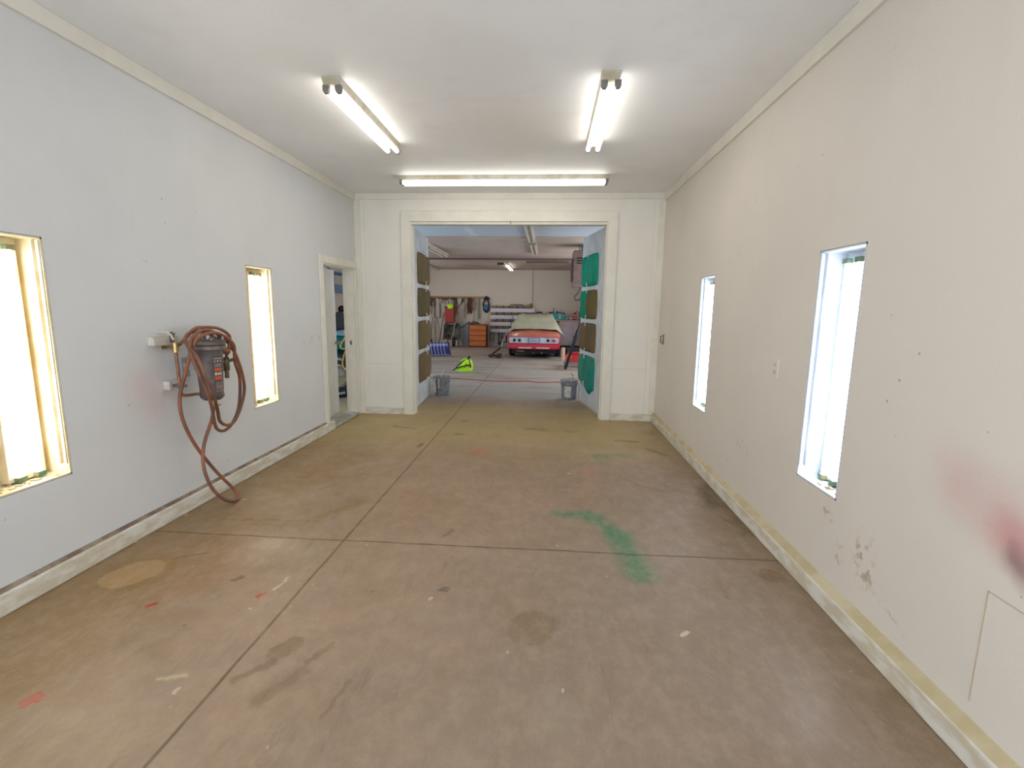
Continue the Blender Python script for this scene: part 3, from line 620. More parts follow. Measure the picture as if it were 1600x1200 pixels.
hs2 = thing('feed_hose', 'short brown feed hose arching from the brass valve over the canister lid', 'hose', (-2.6, 3.5, 1.3))
MB().tube(spline([(-2.65, 3.336, 1.30), (-2.64, 3.377, 1.335), (-2.60, 3.426, 1.405), (-2.57, 3.502, 1.412), (-2.54, 3.602, 1.40), (-2.50, 3.665, 1.343), (-2.50, 3.655, 1.26), (-2.50, 3.655, 1.225)], 6), 0.012, 10).build('hose', mat('brown_hose', (150, 96, 66), 0.5, vs=10, col2=(120, 80, 60)), hs2, smooth=True)

# ---- workshop contents follow

# ------------------------------------------------------------------ covered red car
CX = -0.395
m_red = NT('faded_red_paint'); t = m_red
t.b.inputs['Roughness'].default_value = 0.32; t.b.inputs['Coat Weight'].default_value = 0.3
sp = t.n('ShaderNodeSeparateXYZ'); t.l(t.P, sp.inputs[0])
fade = t.math('MULTIPLY', t.ramp(t.noise(2.5, 6, 0.65), 0.25, 0.6, 0.45, 1.0), t.ramp(sp.outputs[2], 0.66, 0.76))
t.l(t.mix(fade, srgb(190, 22, 50), srgb(206, 128, 104)), t.b.inputs['Base Color']); m_red = t.m
m_sil = mat('silver_primer', (186, 194, 200), 0.45, 0.3, vs=14, col2=(164, 172, 184))
m_blk = mat('black_rubber', (24, 24, 26), 0.7); m_blkm = mat('black_metal', (30, 30, 34), 0.4, 0.3)
m_chr = mat('chrome', (210, 210, 214), 0.15, 1.0)
m_undr = mat('dark_underbody', (22, 20, 22), 0.8)
car = thing('car', 'red vintage coupe with silver tail panel, parked at the far wall under a cloth', 'car', (CX, 17.5, 0))
def loft(stations, prof, capz=True):
    mb = MB(); n = None; vs = []
    for st_ in stations:
        row = prof(*st_); n = len(row); vs += row
    fs = []
    for i in range(len(stations)-1):
        for k in range(n-1): fs.append((i*n+k, i*n+k+1, (i+1)*n+k+1, (i+1)*n+k))
        fs.append((i*n+n-1, i*n, (i+1)*n, (i+1)*n+n-1))
    fs += [tuple(range(n)), tuple(reversed(range((len(stations)-1)*n, len(stations)*n)))]
    return mb.add(vs, fs)
def bodyprof(y, w_, zb, zbelt, ztop):
    half = [(w_*0.80, zb), (w_*0.97, zb+0.05), (w_*1.0, (zb+zbelt)/2), (w_*0.99, zbelt-0.05), (w_*0.95, zbelt), (w_*0.86, (zbelt+ztop)/2+0.01), (w_*0.5, ztop), (0, ztop+0.012)]
    return [(CX+x, y, z) for x, z in half] + [(CX-x, y, z) for x, z in reversed(half[:-1])]
loft([(15.34, .80, .33, .69, .70), (15.40, .83, .29, .73, .735), (15.7, .845, .27, .78, .81), (16.1, .85, .26, .82, .90), (16.9, .85, .25, .84, .90), (18.3, .85, .25, .83, .92), (19.2, .84, .27, .80, .86), (19.75, .80, .30, .70, .76), (19.9, .76, .34, .62, .68)], bodyprof).build('body', m_red, car, smooth=True)
# roof shell and glass under the cloth
def roofprof(y, w_, zb, zt):
    half = [(w_, zb), (w_*0.93, (zb+zt)/2), (w_*0.84, zt-0.05), (w_*0.7, zt), (0, zt+0.015)]
    return [(CX+x, y, z) for x, z in half] + [(CX-x, y, z) for x, z in reversed(half[:-1])]
loft([(16.2, .66, .86, .90), (16.95, .68, .86, 1.31), (18.0, .68, .86, 1.31), (18.75, .66, .86, .92)], roofprof).build('cabin', mat('dark_glass', (40, 44, 48), 0.1), car, smooth=True)
tp = MB().prism([(CX-.76, .50), (CX+.76, .50), (CX+.79, .59), (CX+.76, .68), (CX-.76, .68), (CX-.79, .59)], 15.318, 15.345, 'xz').build('tail_panel', m_sil, car, 'silver primed tail panel', bevel=0.004)
MB().prism([(CX-.80, .685), (CX+.80, .685), (CX+.80, .70), (CX-.80, .70)], 15.312, 15.35, 'xz').build('trim_strip', mat('mauve_trim', (150, 110, 130), 0.4), car)
for x, lit in ((-.62, 0), (-.46, 0), (.44, 0), (.62, 1)):
    b = MB().lathe([(0.075, 0), (0.085, 0.012), (0.078, 0.02), (0.05, 0.014)], (CX+x, 15.32, .59), (0, -1, 0), 20).build('light_bezel', m_sil, car, smooth=True)
    MB().lathe([(0.05, 0.0), (0.045, 0.02 if lit else 0.006), (0, 0.026 if lit else 0.008)], (CX+x, 15.302, .59), (0, -1, 0), 16).build('tail_light' if lit else 'light_socket', mat('red_lens', (190, 36, 56), 0.15) if lit else m_blk, b, 'fitted red lens' if lit else 'empty dark light hole')
MB().box((CX-.18, 15.295, .515), (CX+.18, 15.318, .665)).build('plate_recess', mat('grey_recess', (96, 100, 112), 0.5), car)
pl = MB().box((CX-.15, 15.285, .525), (CX+.15, 15.296, .645)).build('licence_plate', mat('plate_pale', (176, 182, 196), 0.4), car, bevel=0.004)
mb = MB()
for k in range(6): mb.box((CX-.12+k*.042, 15.281, .555), (CX-.095+k*.042, 15.285, .612))
mb.build('plate_marks', mat('plate_ink', (110, 112, 132), 0.5), pl)
MB().box((CX-.80, 15.30, .33), (CX+.80, 15.36, .485)).build('rear_valance', mat('deep_red', (186, 18, 48), 0.3), car, bevel=0.02)
for x0, x1 in ((-.50, -.06), (.06, .50)):
    MB().box((CX+x0, 15.285, .335), (CX+x1, 15.305, .35)).box((CX+x0+.02, 15.29, .355), (CX+x1-.02, 15.302, .375)).build('grille_strip', mat('pale_strip', (196, 186, 190), 0.3), car, bevel=0.003)
MB().box((CX-.70, 15.5, .16), (CX+.70, 19.7, .28)).build('underbody', m_undr, car)
for yy, nm in ((16.42, 'rear'), (19.15, 'front')):
    for sx_ in (-1, 1):
        x = CX + sx_*0.76
        wl = MB().lathe([(0.19, -0.09), (0.28, -0.095), (0.305, -0.07), (0.31, 0), (0.305, 0.07), (0.28, 0.095), (0.19, 0.09)], (x, yy, 0.31), (sx_, 0, 0), 28).build('wheel', m_blk, car, smooth=True)
        MB().lathe([(0.195, 0.04), (0.19, 0.085), (0.12, 0.07), (0.05, 0.09), (0, 0.09)], (x, yy, 0.31), (sx_, 0, 0), 20).build('hubcap', m_chr, wl, smooth=True)
for q in (((-.55, 15.5, .24), (-.30, 15.45, .23)), ((-.2, 15.6, .20), (.02, 15.5, .17)), ((.22, 15.5, .18), (.42, 15.6, .20))): MB().tube([(CX+a[0], a[1], a[2]) for a in q], .03, 8).build('exhaust_pipe', m_steel, car, smooth=True)
# cloth over the cabin
def cover():
    ys = [15.95, 16.05, 16.4, 16.75, 17.0, 17.5, 18.0, 18.4, 18.8, 19.0]
    top = [.915, .935, 1.12, 1.30, 1.365, 1.375, 1.365, 1.20, .97, .93]
    wt = [.70, .70, .66, .60, .56, .56, .56, .60, .68, .70]
    def P(u, v):
        f = v*(len(ys)-1); i = min(int(f), len(ys)-2); q = f-i
        y = ys[i]*(1-q)+ys[i+1]*q; zt = top[i]*(1-q)+top[i+1]*q; wq = wt[i]*(1-q)+wt[i+1]*q
        U = 2*u-1; a = abs(U); s_ = 1 if U > 0 else -1
        zl = .80 if s_ < 0 else .80 - .14*max(0, 1-abs(v-.05)*4)
        if a < .5: x = wq*a/.5; z = zt + .015*(1-(a/.5)**2)
        else:
            q2 = (a-.5)/.5; x = wq + (0.89-wq + (.14*max(0, 1-v*3) if s_ > 0 else .02))*q2**0.9; z = zt + (min(zl, zt-.02)-zt)*q2
        wr = .018*math.sin(14*u + 9*v) + .012*math.sin(31*u - 6*v + 1) + .008*math.sin(47*u+23*v)
        k = math.sin(PI*min(1, max(0, v)))*1.0 + .25
        return (CX+s_*(x+abs(wr)*k*.6), y - (.05*math.sin(9*u+1)*max(0, 1-v*5)), z + max(0, wr)*k*.9)
    return MB().grid(P, 60, 45)
tag(cover().build('car_cover', mat('sage_cloth', (194, 188, 160), 0.9, vs=3, col2=(178, 176, 152), bump=0.2, bs=120), smooth=True, solid=0.006), 'pale sage green cloth draped over the cabin of the red car', 'car cover')

# ------------------------------------------------------------------ floor objects near the car
m_brown = mat('rusty_brown', (70, 48, 36), 0.7, vs=20, col2=(40, 32, 28)); m_tan = mat('tan_card', (206, 168, 146), 0.8)
fj = thing('floor_jack', 'dark trolley jack with a long leaning silver handle beside the red car', 'jack', (-1.6, 15.6, 0))
MB().box((-1.86, 15.5, .03), (-1.52, 15.64, .10)).box((-1.60, 15.42, .02), (-1.45, 15.72, .13)).build('chassis', m_brown, fj, bevel=0.01)
for q in ((-1.80, 15.5), (-1.80, 15.64), (-1.50, 15.42), (-1.50, 15.72)): MB().lathe([(0.035, -.02), (0.035, .02)], (q[0], q[1], .035), (0, 1, 0), 12).build('wheel', m_blk, fj)
MB().tube([(-1.80, 15.58, .07), (-1.45, 15.6, .34)], .03, 8).build('lift_arm', m_brown, fj)
MB().tube([(-1.45, 15.6, .34), (-1.40, 15.6, .56)], .022, 8).tube([(-1.40, 15.6, .56), (-1.18, 15.6, .98)], .018, 8).build('handle', m_chr, fj, 'bright steel handle')
MB().ball((-1.17, 15.6, .99), .04).tube([(-1.17, 15.6, .99), (-1.09, 15.6, 1.34)], .012, 6).build('grip', m_brown, fj)
tag(MB().lathe([(.06, 0), (.06, .40), (.05, .41), (.05, .405), (.045, .02), (0, .02)], (.52, 15.0, 0), n=18).build('cardboard_tube', m_tan, smooth=True), 'pinkish tan upright tube standing by the right rear of the red car', 'tube')
tag(MB().box((.66, 15.9, 0), (.80, 16.8, .10)).box((.66, 15.9, .22), (1.55, 16.8, .27)).box((1.40, 15.9, 0), (1.55, 16.8, .10)).box((.66, 15.9, .1), (.72, 16.8, .22)).box((1.49, 15.9, .1), (1.55, 16.8, .22)).build('creeper_rack', m_blkm, bevel=0.006), 'low black metal rack on the floor right of the red car', 'rack')

bp = thing('backpack', 'neon yellow green backpack with black straps lying on the workshop floor', 'backpack', (-2.1, 12.1, 0))
m_neon = mat('neon_fabric', (196, 240, 40), 0.7, vs=20, col2=(170, 224, 30)); m_bks = mat('black_webbing', (28, 28, 34), 0.7)
def bag(u, v):
    a = 2*PI*u; h = v
    k = (1-h**1.7)**.55 if h < 1 else 0
    return (-2.09 + .11*h + (.215*k)*math.cos(a)*(1+.08*math.sin(5*a)), 12.1 + .15*k*math.sin(a), .005 + .33*h + .02*math.sin(3*a)*k*h)
MB().grid(bag, 30, 12).build('body', m_neon, bp, smooth=True)
def bagline(pts, r): return MB().tube(spline(pts, 5), r, 6)
bagline([(-2.33, 12.0, .02), (-2.22, 11.93, .09), (-2.08, 11.94, .13), (-1.95, 11.97, .16), (-1.89, 12.0, .14)], .016).build('strap', m_bks, bp)
bagline([(-2.26, 11.98, .06), (-2.2, 11.98, .16), (-2.1, 12.02, .24), (-2.02, 12.05, .285), (-1.96, 12.05, .26)], .018).build('strap', m_bks, bp)
bagline([(-2.0, 12.05, .27), (-1.95, 12.05, .36), (-1.92, 12.05, .37), (-1.93, 12.05, .28), (-1.9, 12.02, .18), (-1.88, 12.0, .1)], .016).build('strap', m_bks, bp)
bagline([(-2.04, 11.965, .05), (-2.03, 11.96, .12), (-2.0, 11.98, .2)], .006).build('zip', m_bks, bp)

cord_pts = [(-2.9, 10.9, .01), (-2.3, 10.62, .01), (-1.9, 10.66, .01), (-1.4, 10.48, .01), (-.9, 10.42, .01), (-.4, 10.52, .01), (-.1, 10.36, .01), (.3, 10.5, .01), (.8, 10.42, .01), (1.5, 10.7, .01)]
tag(MB().tube(spline(cord_pts, 6), .009, 6).build('extension_cord', mat('red_cord', (206, 84, 66), 0.6), smooth=True), 'thin red extension cord snaking across the workshop floor', 'cord')

# buckets
m_pail = mat('grey_plastic', (138, 142, 148), 0.45, vs=14, col2=(120, 124, 132)); m_cap = mat('dusty_lid', (168, 166, 158), 0.7, vs=26, col2=(112, 110, 106))
def bucket(loc, label, right):
    r = thing('bucket', label, 'bucket', loc)
    x, y, z = loc
    MB().lathe([(.0, .0), (.125, .0), (.13, .01), (.143, .30), (.143, .335), (.147, .335), (.147, .345), (.137, .345), (.128, .02), (0, .02)], loc, n=28).build('body', m_pail, r, smooth=True)
    MB().lathe([(.144, .285), (.156, .287), (.156, .296), (.144, .298)], loc, n=28).lathe([(.144, .255), (.151, .257), (.151, .263), (.144, .265)], loc, n=28).lathe([(.144, .325), (.158, .33), (.158, .347), (.148, .35), (.138, .35)], loc, n=28).build('rim', m_cap, r, 'dusty rim rings', smooth=True)
    MB().lathe([(0, .315), (.138, .315)], loc, n=28).build('contents', mat('grey_sludge', (120, 118, 110), 0.8, vs=30, col2=(180, 176, 160)), r)
    hp = [(x+.155*math.cos(a), y-.02-.13*math.sin(a)*.9, z+.30-.10*math.sin(a)) for a in (PI*k/12 for k in range(13))]
    MB().tube(hp, .004, 6).build('bail_handle', m_steel, r)
    if right:
        mb = MB(); a0 = math.atan2(-8.5, -.44)-.62
        for i in range(8):
            A, Bq = a0+i*.11, a0+(i+1)*.11
            f = lambda a, zz: (x+(.131+zz*.043+.002)*math.cos(a), y+(.131+zz*.043+.002)*math.sin(a), z+zz)
            mb.add([f(A, .05), f(Bq, .05), f(Bq, .245), f(A, .245)], [(0, 1, 2, 3)])
        lb_ = mb.build('label', mat('paper_label', (220, 214, 196), 0.7, vs=12, col2=(190, 190, 190)), r, 'worn cream paper label', solid=0.001)
        MB().tube(spline([(x+.05, y, z+.32), (x+.06, y, z+.42), (x+.02, y-.02, z+.46)], 4), .006, 6).build('stir_wire', m_brass, r)
    else:
        MB().tube(spline([(x-.02, y, z+.32), (x+.0, y-.02, z+.42), (x+.05, y-.03, z+.48)], 4), .008, 6).build('stir_stick', m_strap, r)
        MB().tube(spline([(x-.10, y-.10, z+.335), (x-.11, y-.115, z+.28), (x-.105, y-.11, z+.18), (x-.10, y-.105, z+.06)], 4), .01, 6).tube(spline([(x-.03, y-.14, z+.34), (x-.035, y-.148, z+.24), (x-.03, y-.14, z+.15)], 4), .008, 6).build('paint_drips', m_strap, r, 'dried white paint drips')
    return r
bucket((-1.88, 8.62, 0), 'grey plastic bucket streaked with white paint, beside the brown-pad door leaf', False)
bucket((.42, 8.55, 0), 'grey plastic bucket with a cream paper label, beside the green-pad door leaf', True)

# red jack with black handle and wire cart, right of the workshop floor
m_redp = mat('red_plastic', (206, 34, 40), 0.4); m_orp = mat('orange_plastic', (255, 76, 20), 0.5)
rj = thing('tool_box', 'red tool box with open tray on the wire cart, by the green-pad door leaf', 'tool box', (.82, 13.6, .1))
MB().box((.62, 13.4, .12), (1.15, 13.7, .36)).build('body', m_redp, rj, bevel=0.01)
MB().box((.60, 13.38, .36), (1.17, 13.72, .40)).build('lid', mat('red_dark', (160, 30, 40), 0.4), rj, bevel=0.006)
MB().tube([(.78, 13.55, .40), (.78, 13.55, .46), (1.0, 13.55, .46), (1.0, 13.55, .40)], .012, 6).build('handle', m_blkm, rj)
tag(MB().ball((.60, 13.1, .302), (.09, .09, .09), 14, 10).build('ball', m_orp, smooth=True), 'bright orange ball on the wire cart in front of the red tool box', 'ball')
wc = thing('wire_cart', 'low chrome wire cart carrying the red tool box', 'cart', (.85, 13.1, 0))
mb = MB()
for k in range(7): mb.tube([(.50, 12.85+k*.14, .11), (1.25, 12.85+k*.14, .11)], .008, 6)
mb.tube([(.50, 12.8, .11), (1.25, 12.8, .11), (1.25, 13.75, .11), (.50, 13.75, .11)], .014, 6, closed=True)
mb.tube([(.50, 12.8, .20), (1.25, 12.8, .20), (1.25, 13.35, .20), (.50, 13.35, .20)], .010, 6, closed=True)
for q in ((.5, 12.8), (1.25, 12.8), (.5, 13.35), (1.25, 13.35)): mb.tube([(q[0], q[1], .11), (q[0], q[1], .20)], .008, 6)
for k in range(9): mb.tube([(.50+k*.094, 12.8, .205), (.50+k*.094, 13.35, .205)], .006, 6)
mb.build('wire_deck', m_chr, wc)
for q in ((.54, 12.86), (1.2, 12.86), (.54, 13.7), (1.2, 13.7)): MB().lathe([(0.045, -.015), (0.045, .015)], (q[0], q[1], .046), (1, 0, 0), 14).build('wheel', m_blk, wc)
tag(MB().tube(spline([(.50, 12.70, .03), (.66, 12.74, .55), (.80, 12.78, 1.0), (.86, 12.8, 1.3), (.875, 12.8, 1.85), (.875, 12.8, 2.05)], 4), [.045]*9+[.03]*6+[.016]*6, 8).build('pole', m_blkm, smooth=True), 'long black pole leaning up from the floor beside the green-pad door leaf', 'pole')

# ------------------------------------------------------------------ far wall: tool rail and tools
W = 20.2
m_wood = mat('pine_board', (170, 136, 88), 0.7, vs=6, col2=(146, 112, 70), stretch=(1, 1, 6)); m_dwood = mat('dark_wood', (92, 58, 40), 0.6, vs=12, col2=(66, 44, 34))
m_iron = mat('dark_iron', (48, 46, 44), 0.5, 0.5, vs=20, col2=(70, 62, 54)); m_leather = mat('red_brown_leather', (104, 48, 38), 0.6, vs=10, col2=(76, 36, 30))
tr = tag(MB().box((-4.95, W-.04, 1.95), (-2.42, W, 2.045)).build('tool_rail', m_wood, bevel=0.004), 'long pine board rail carrying hanging tools on the far wall', 'tool rail')
Y0 = W-.06
def peg(x, p): MB().tube([(x, W-.04, 1.985), (x, Y0-.02, 1.985), (x, Y0-.02, 2.0)], .006, 6).build('peg', m_steel, p)
m_tool = mat('tool_steel', (98, 94, 90), 0.5, 0.3, vs=20, col2=(70, 64, 58))
TG = 'tools hanging from the pine rail'
def hang(name, label, x, parts):
    r = thing(name, label, 'tool', (x, Y0, 2.0), TG)
    dx = SHIFT.get(name, -.05); r.location.x += dx
    for pn, mb, m_ in parts:
        mb.v = [v + Vector((dx, 0, 0)) for v in mb.v]; mb.build(pn, m_, r, smooth=True)
    return r
SHIFT = {'straight_edge': -.18, 'torch_hose': -.23, 'leather_apron': -.25, 'chain': -.24, 'loppers': -.24, 'garden_shears': -.13, 'pipe_wrench': -.10, 'hand_saw': -.13, 'bow_saw': -.06, 'pry_bar': -.05}
bar = lambda x0, z0, x1, z1, r_, y=0: MB().tube([(x0, Y0+y, z0), (x1, Y0+y, z1)], r_, 8)
hang('pry_bar', 'dark brown pry bar hanging at the hidden end of the rail, nearest the door leaf', -4.80, [('bar', MB().tube(spline([(-4.80, Y0, 1.99), (-4.80, Y0, 1.72), (-4.78, Y0, 1.66), (-4.74, Y0, 1.64)], 4), .024, 8), m_brown)])
hang('hand_saw', 'narrow hand saw hanging with dark red handle, next to the rectangular bow saw', -4.70, [('blade', MB().prism([(-4.71, 1.80), (-4.66, 1.80), (-4.68, 1.30), (-4.70, 1.30)], Y0, Y0+.004), m_tool), ('handle', MB().prism([(-4.74, 1.80), (-4.64, 1.80), (-4.63, 1.97), (-4.68, 2.0), (-4.74, 1.95)], Y0-.012, Y0+.014), m_leather)])
hang('bow_saw', 'large rectangular black bow saw frame hanging low from the rail', -4.52, [('frame', MB().tube([(-4.63, Y0, 1.98), (-4.63, Y0, 1.17), (-4.40, Y0, 1.17), (-4.40, Y0, 1.72)], .018, 6), m_iron), ('blade', MB().box((-4.405, Y0-.003, 1.17), (-4.385, Y0, 1.75)), m_tool), ('handle', MB().box((-4.66, Y0-.02, 1.60), (-4.60, Y0+.02, 1.98)), m_dwood)])
hang('claw_hammer', 'hammer with pale handle hanging right of the bow saw', -4.44, [('handle', bar(-4.44, 1.93, -4.44, 1.70, .012), m_wood), ('head', bar(-4.50, 1.96, -4.38, 1.96, .022), m_iron)])
hang('adjustable_wrench', 'dull steel wrench hanging third from the bow saw', -4.32, [('shaft', MB().box((-4.335, Y0-.008, 1.74), (-4.305, Y0+.008, 1.92)), m_tool), ('jaw', MB().prism([(-4.36, 1.92), (-4.28, 1.92), (-4.27, 2.0), (-4.30, 2.0), (-4.31, 1.96), (-4.34, 1.96), (-4.35, 2.0), (-4.37, 1.99)], Y0-.012, Y0+.012), m_tool)])
hang('mallet', 'dark wooden mallet hanging above the red bin', -4.20, [('handle', bar(-4.20, 1.9, -4.20, 1.68, .014), m_dwood), ('head', MB().box((-4.27, Y0-.04, 1.88), (-4.13, Y0+.03, 1.98)), m_dwood)])
hang('square', 'thin steel square hanging just right of the dark mallet', -4.06, [('blade', MB().box((-4.08, Y0-.003, 1.62), (-4.05, Y0+.003, 1.99)), m_tool), ('stock', MB().box((-4.09, Y0-.012, 1.94), (-3.96, Y0+.012, 1.99)), m_dwood)])
hang('hand_axe', 'hatchet with dark head hanging over the neon yellow cap', -3.92, [('handle', bar(-3.92, 1.95, -3.92, 1.66, .014), m_wood), ('head', MB().prism([(-3.95, 1.98), (-3.84, 2.0), (-3.80, 1.93), (-3.85, 1.88), (-3.95, 1.91)], Y0-.016, Y0+.016), m_iron)])
hang('pipe_wrench', 'dark pipe wrench hanging right of the neon yellow cap', -3.76, [('shaft', MB().box((-3.78, Y0-.012, 1.45), (-3.74, Y0+.012, 1.9)), m_iron), ('jaw', MB().prism([(-3.80, 1.88), (-3.68, 1.90), (-3.67, 1.98), (-3.74, 1.99), (-3.80, 2.0)], Y0-.02, Y0+.02), m_iron)])
hang('garden_shears', 'shears with orange and green long handles hanging mid rail', -3.64, [('blades', MB().prism([(-3.66, 1.99), (-3.62, 1.99), (-3.60, 1.70), (-3.64, 1.66), (-3.68, 1.70)], Y0-.01, Y0+.01), m_iron), ('handle', bar(-3.65, 1.70, -3.68, 1.22, .018), mat('green_grip', (92, 120, 74), 0.6)), ('handle', bar(-3.62, 1.70, -3.58, 1.30, .018), mat('orange_grip', (176, 86, 48), 0.6))])
hang('loppers', 'long dark loppers hanging aslant toward the chain', -3.34, [('handle', bar(-3.52, 1.50, -3.30, 1.80, .014), m_iron), ('handle', bar(-3.28, 1.98, -3.32, 1.70, .014), m_iron), ('blades', MB().prism([(-3.34, 1.80), (-3.26, 1.78), (-3.22, 1.92), (-3.28, 1.99)], Y0-.012, Y0+.012), m_iron)])
ch = MB()
for k in range(17):
    z = 1.97 - k*.05
    ch.tube([( -3.17 + (.014*math.cos(a) if k % 2 else 0), Y0 + (0 if k % 2 else .014*math.cos(a)), z+.03*math.sin(a)) for a in (2*PI*j/10 for j in range(10))], .006, 5, closed=True)
hang('chain', 'grey link chain hanging straight down between the loppers and leather apron', -3.17, [('links', ch, m_tool)])
hang('leather_apron', 'dark reddish leather bundle hanging from the rail above the dresser', -2.97, [('hide', MB().grid(lambda u, v: (-3.06+.19*u+.01*math.sin(9*v), Y0-.03-.02*math.sin(u*12), 1.99-.62*v-.05*math.sin(3*u*PI)*v), 12, 10), m_leather)])
hang('torch_hose', 'black coiled cable hanging beside the leather bundle', -2.80, [('coil', MB().tube([(-2.80+.045*math.cos(a), Y0-.001*a, 1.72+.24*math.sin(a)) for a in (2*PI*j/16*1 for j in range(48))], .01, 6), m_blk)])
lv = hang('straight_edge', 'long green grey straight bar hanging from the rail next to the cable bundle', -2.64, [('bar', MB().box((-2.665, Y0-.022, 1.12), (-2.62, Y0+.022, 1.97)), mat('green_grey_bar', (92, 104, 92), 0.5, vs=9, col2=(120, 116, 96)))])
cb = thing('cable_bundle', 'black cable bundle around a blue pouch at the right end of the rail', 'cable', (-2.52, Y0, 1.7))
MB().tube([(-2.52+(.115+.012*math.sin(7*a))*math.cos(a), Y0-.01*math.sin(3*a), 1.68+(.27+.01*math.cos(5*a))*math.sin(a)) for a in (2*PI*j/20 for j in range(80))], .032, 6).tube(spline([(-2.60, Y0, 1.95), (-2.52, Y0-.02, 2.04), (-2.44, Y0, 1.97), (-2.38, Y0, 1.95)], 4), .03, 6).build('cable', m_blk, cb, smooth=True)
MB().ball((-2.52, Y0+.0, 1.60), (.10, .05, .13), 14, 10).build('pouch', mat('blue_pouch', (52, 104, 150), 0.6), cb, 'blue pouch inside the loop', smooth=True)

# wall shelves with rows of small fittings
m_shelfw = mat('white_shelf_steel', (206, 200, 208), 0.5); m_fit = mat('dull_olive_brass', (164, 138, 78), 0.5, 0.2, vs=30, col2=(84, 70, 44)); m_fit2 = mat('dark_fitting', (84, 70, 52), 0.5, 0.2)
shelves = [(1.58, -2.33, -.52, 'top'), (1.30, -2.33, -.40, 'second'), (1.02, -2.33, -.9, 'third'), (.74, -2.33, -.9, 'lowest')]
for k, (z, x0, x1, nm) in enumerate(shelves):
    r = thing('wall_shelf', f'{nm} white wall shelf of four in a column behind the red car', 'shelf', ((x0+x1)/2, W-.1, z), 'white wall shelves')
    MB().box((x0, W-.16, z-.02), (x1, W, z)).build('board', m_shelfw, r)
    MB().box((x0, W-.165, z-.15), (x1, W-.16, z)).build('front_panel', m_shelfw, r)
def fitting(kind):
    mb = MB()
    if kind == 0: mb.lathe([(.03, 0), (.045, .02), (.025, .05), (.03, .09), (.015, .10)], n=10)
    elif kind == 1: mb.tube([(-.045, 0, .035), (.045, 0, .045)], .03, 8).tube([(0, 0, .04), (0, 0, .11)], .018, 8)
    else: mb.lathe([(.04, 0), (.04, .04), (.02, .05), (.022, .12), (.008, .125)], n=8).cbox((.03, 0, .07), (.05, .012, .012))
    return mb.build('pipe_fitting', m_fit if kind != 2 else m_fit2)
protos = [fitting(k) for k in range(3)]
first = [True]*3
for k, (z, x0, x1, nm) in enumerate(shelves):
    n = (15, 18, 11, 11)[k]
    xe = (-.92, -.52, -1.30, -1.30)[k]
    for j in range(n):
        x = x0+.05 + (xe-x0-.1)*j/(n-1)
        kd = (j*7+k*3) % 3
        o = protos[kd] if first[kd] else protos[kd].copy()
        if not first[kd]: COL.objects.link(o)
        first[kd] = False
        o.location = (x, W-.09, z); o.rotation_euler = (0, 0, random.uniform(0, 6))
        o['label'] = f'small dark brassy fitting in the row on the {nm} white wall shelf'; o['category'] = 'fitting'; o['group'] = f'fittings on the {nm} wall shelf'
tag(MB().box((-1.50, W-.14, 1.71), (-.98, W-.06, 1.745)).build('wood_rack', m_dwood), 'dark flat wooden piece lying over the fittings on the top wall shelf', 'rack')
tag(MB().ball((-.74, W-.09, 1.66), (.14, .06, .085), 10, 6).ball((-.68, W-.08, 1.74), (.07, .05, .06), 8, 6).ball((-.86, W-.09, 1.65), (.07, .05, .06), 8, 6).build('brass_casting', m_fit, smooth=True), 'lumpy brass casting at the right end of the top wall shelf', 'casting')
tag(MB().ball((-.33, W-.1, 1.385), (.15, .09, .085), 12, 8).build('dark_jar', mat('slate_glaze', (58, 56, 72), 0.3), smooth=True), 'dark slate rounded jar at the end of the second wall shelf', 'jar')
# black clamp rack under the shelves
cr = thing('clamp_rack', 'black metal rack with hanging bar clamps under the white wall shelves', 'clamp rack', (-1.9, W-.1, .6))
MB().box((-2.36, W-.10, .56), (-1.3, W-.04, .60)).build('rail', m_blkm, cr)
for x, L in ((-2.34, .40), (-2.20, .42), (-1.88, .30)): MB().box((x-.012, W-.13, .58-L), (x+.012, W-.11, .62)).cbox((x, W-.12, .60), (.05, .04, .04)).cbox((x, W-.12, .60-L*.7), (.05, .04, .03)).build('bar_clamp', m_blkm, cr)
MB().tube([(-1.98, W-.15, .60), (-1.98, W-.15, .20), (-1.66, W-.15, .20), (-1.66, W-.15, .60)], .03, 6).tube([(-1.82, W-.15, .60), (-1.82, W-.15, .22)], .014, 6).build('frame', m_blkm, cr)
MB().lathe([(.07, -.015), (.07, .015)], (-1.95, W-.17, .14), (0, 1, 0), 16).build('wheel', m_blkm, cr)

# dresser
m_org = mat('orange_wood', (206, 118, 50), 0.5, vs=5, col2=(188, 100, 40), stretch=(0.4, 1, 6)); m_orgd = mat('orange_wood_gap_shade', (104, 50, 22), 0.6)  # body wood darkened so the gaps between drawers read as shade
ds = thing('dresser', 'orange brown wooden chest of four drawers against the far wall', 'dresser', (-2.8, 19.85, 0))
MB().box((-3.16, 19.62, .0), (-2.44, 20.03, .91)).build('body', m_orgd, ds, bevel=0.006)
for k in range(4):
    z0 = .05 + k*.215
    d = MB().box((-3.14, 19.59, z0), (-2.46, 19.62, z0+.19)).build('drawer', m_org, ds, bevel=0.005)
tag(MB().box((-3.42, 19.75, 0), (-3.20, 20.1, .98)).box((-3.425, 19.745, .02), (-3.195, 19.75, .96)).build('metal_cabinet', mat('blue_grey_steel', (138, 142, 152), 0.5), bevel=0.006), 'narrow blue grey steel cabinet between the dresser and wheelbarrow', 'cabinet')
tag(MB().tube(spline([(-3.12, 19.8, .93), (-3.0, 19.8, 1.02), (-2.85, 19.8, .97), (-2.75, 19.8, .94)], 5), .02, 6).tube(spline([(-3.05, 19.85, .93), (-2.95, 19.8, .95), (-2.8, 19.75, .99)], 4), .02, 6).build('cable', m_blk, smooth=True), 'dark cable heaped on top of the orange dresser', 'cable')
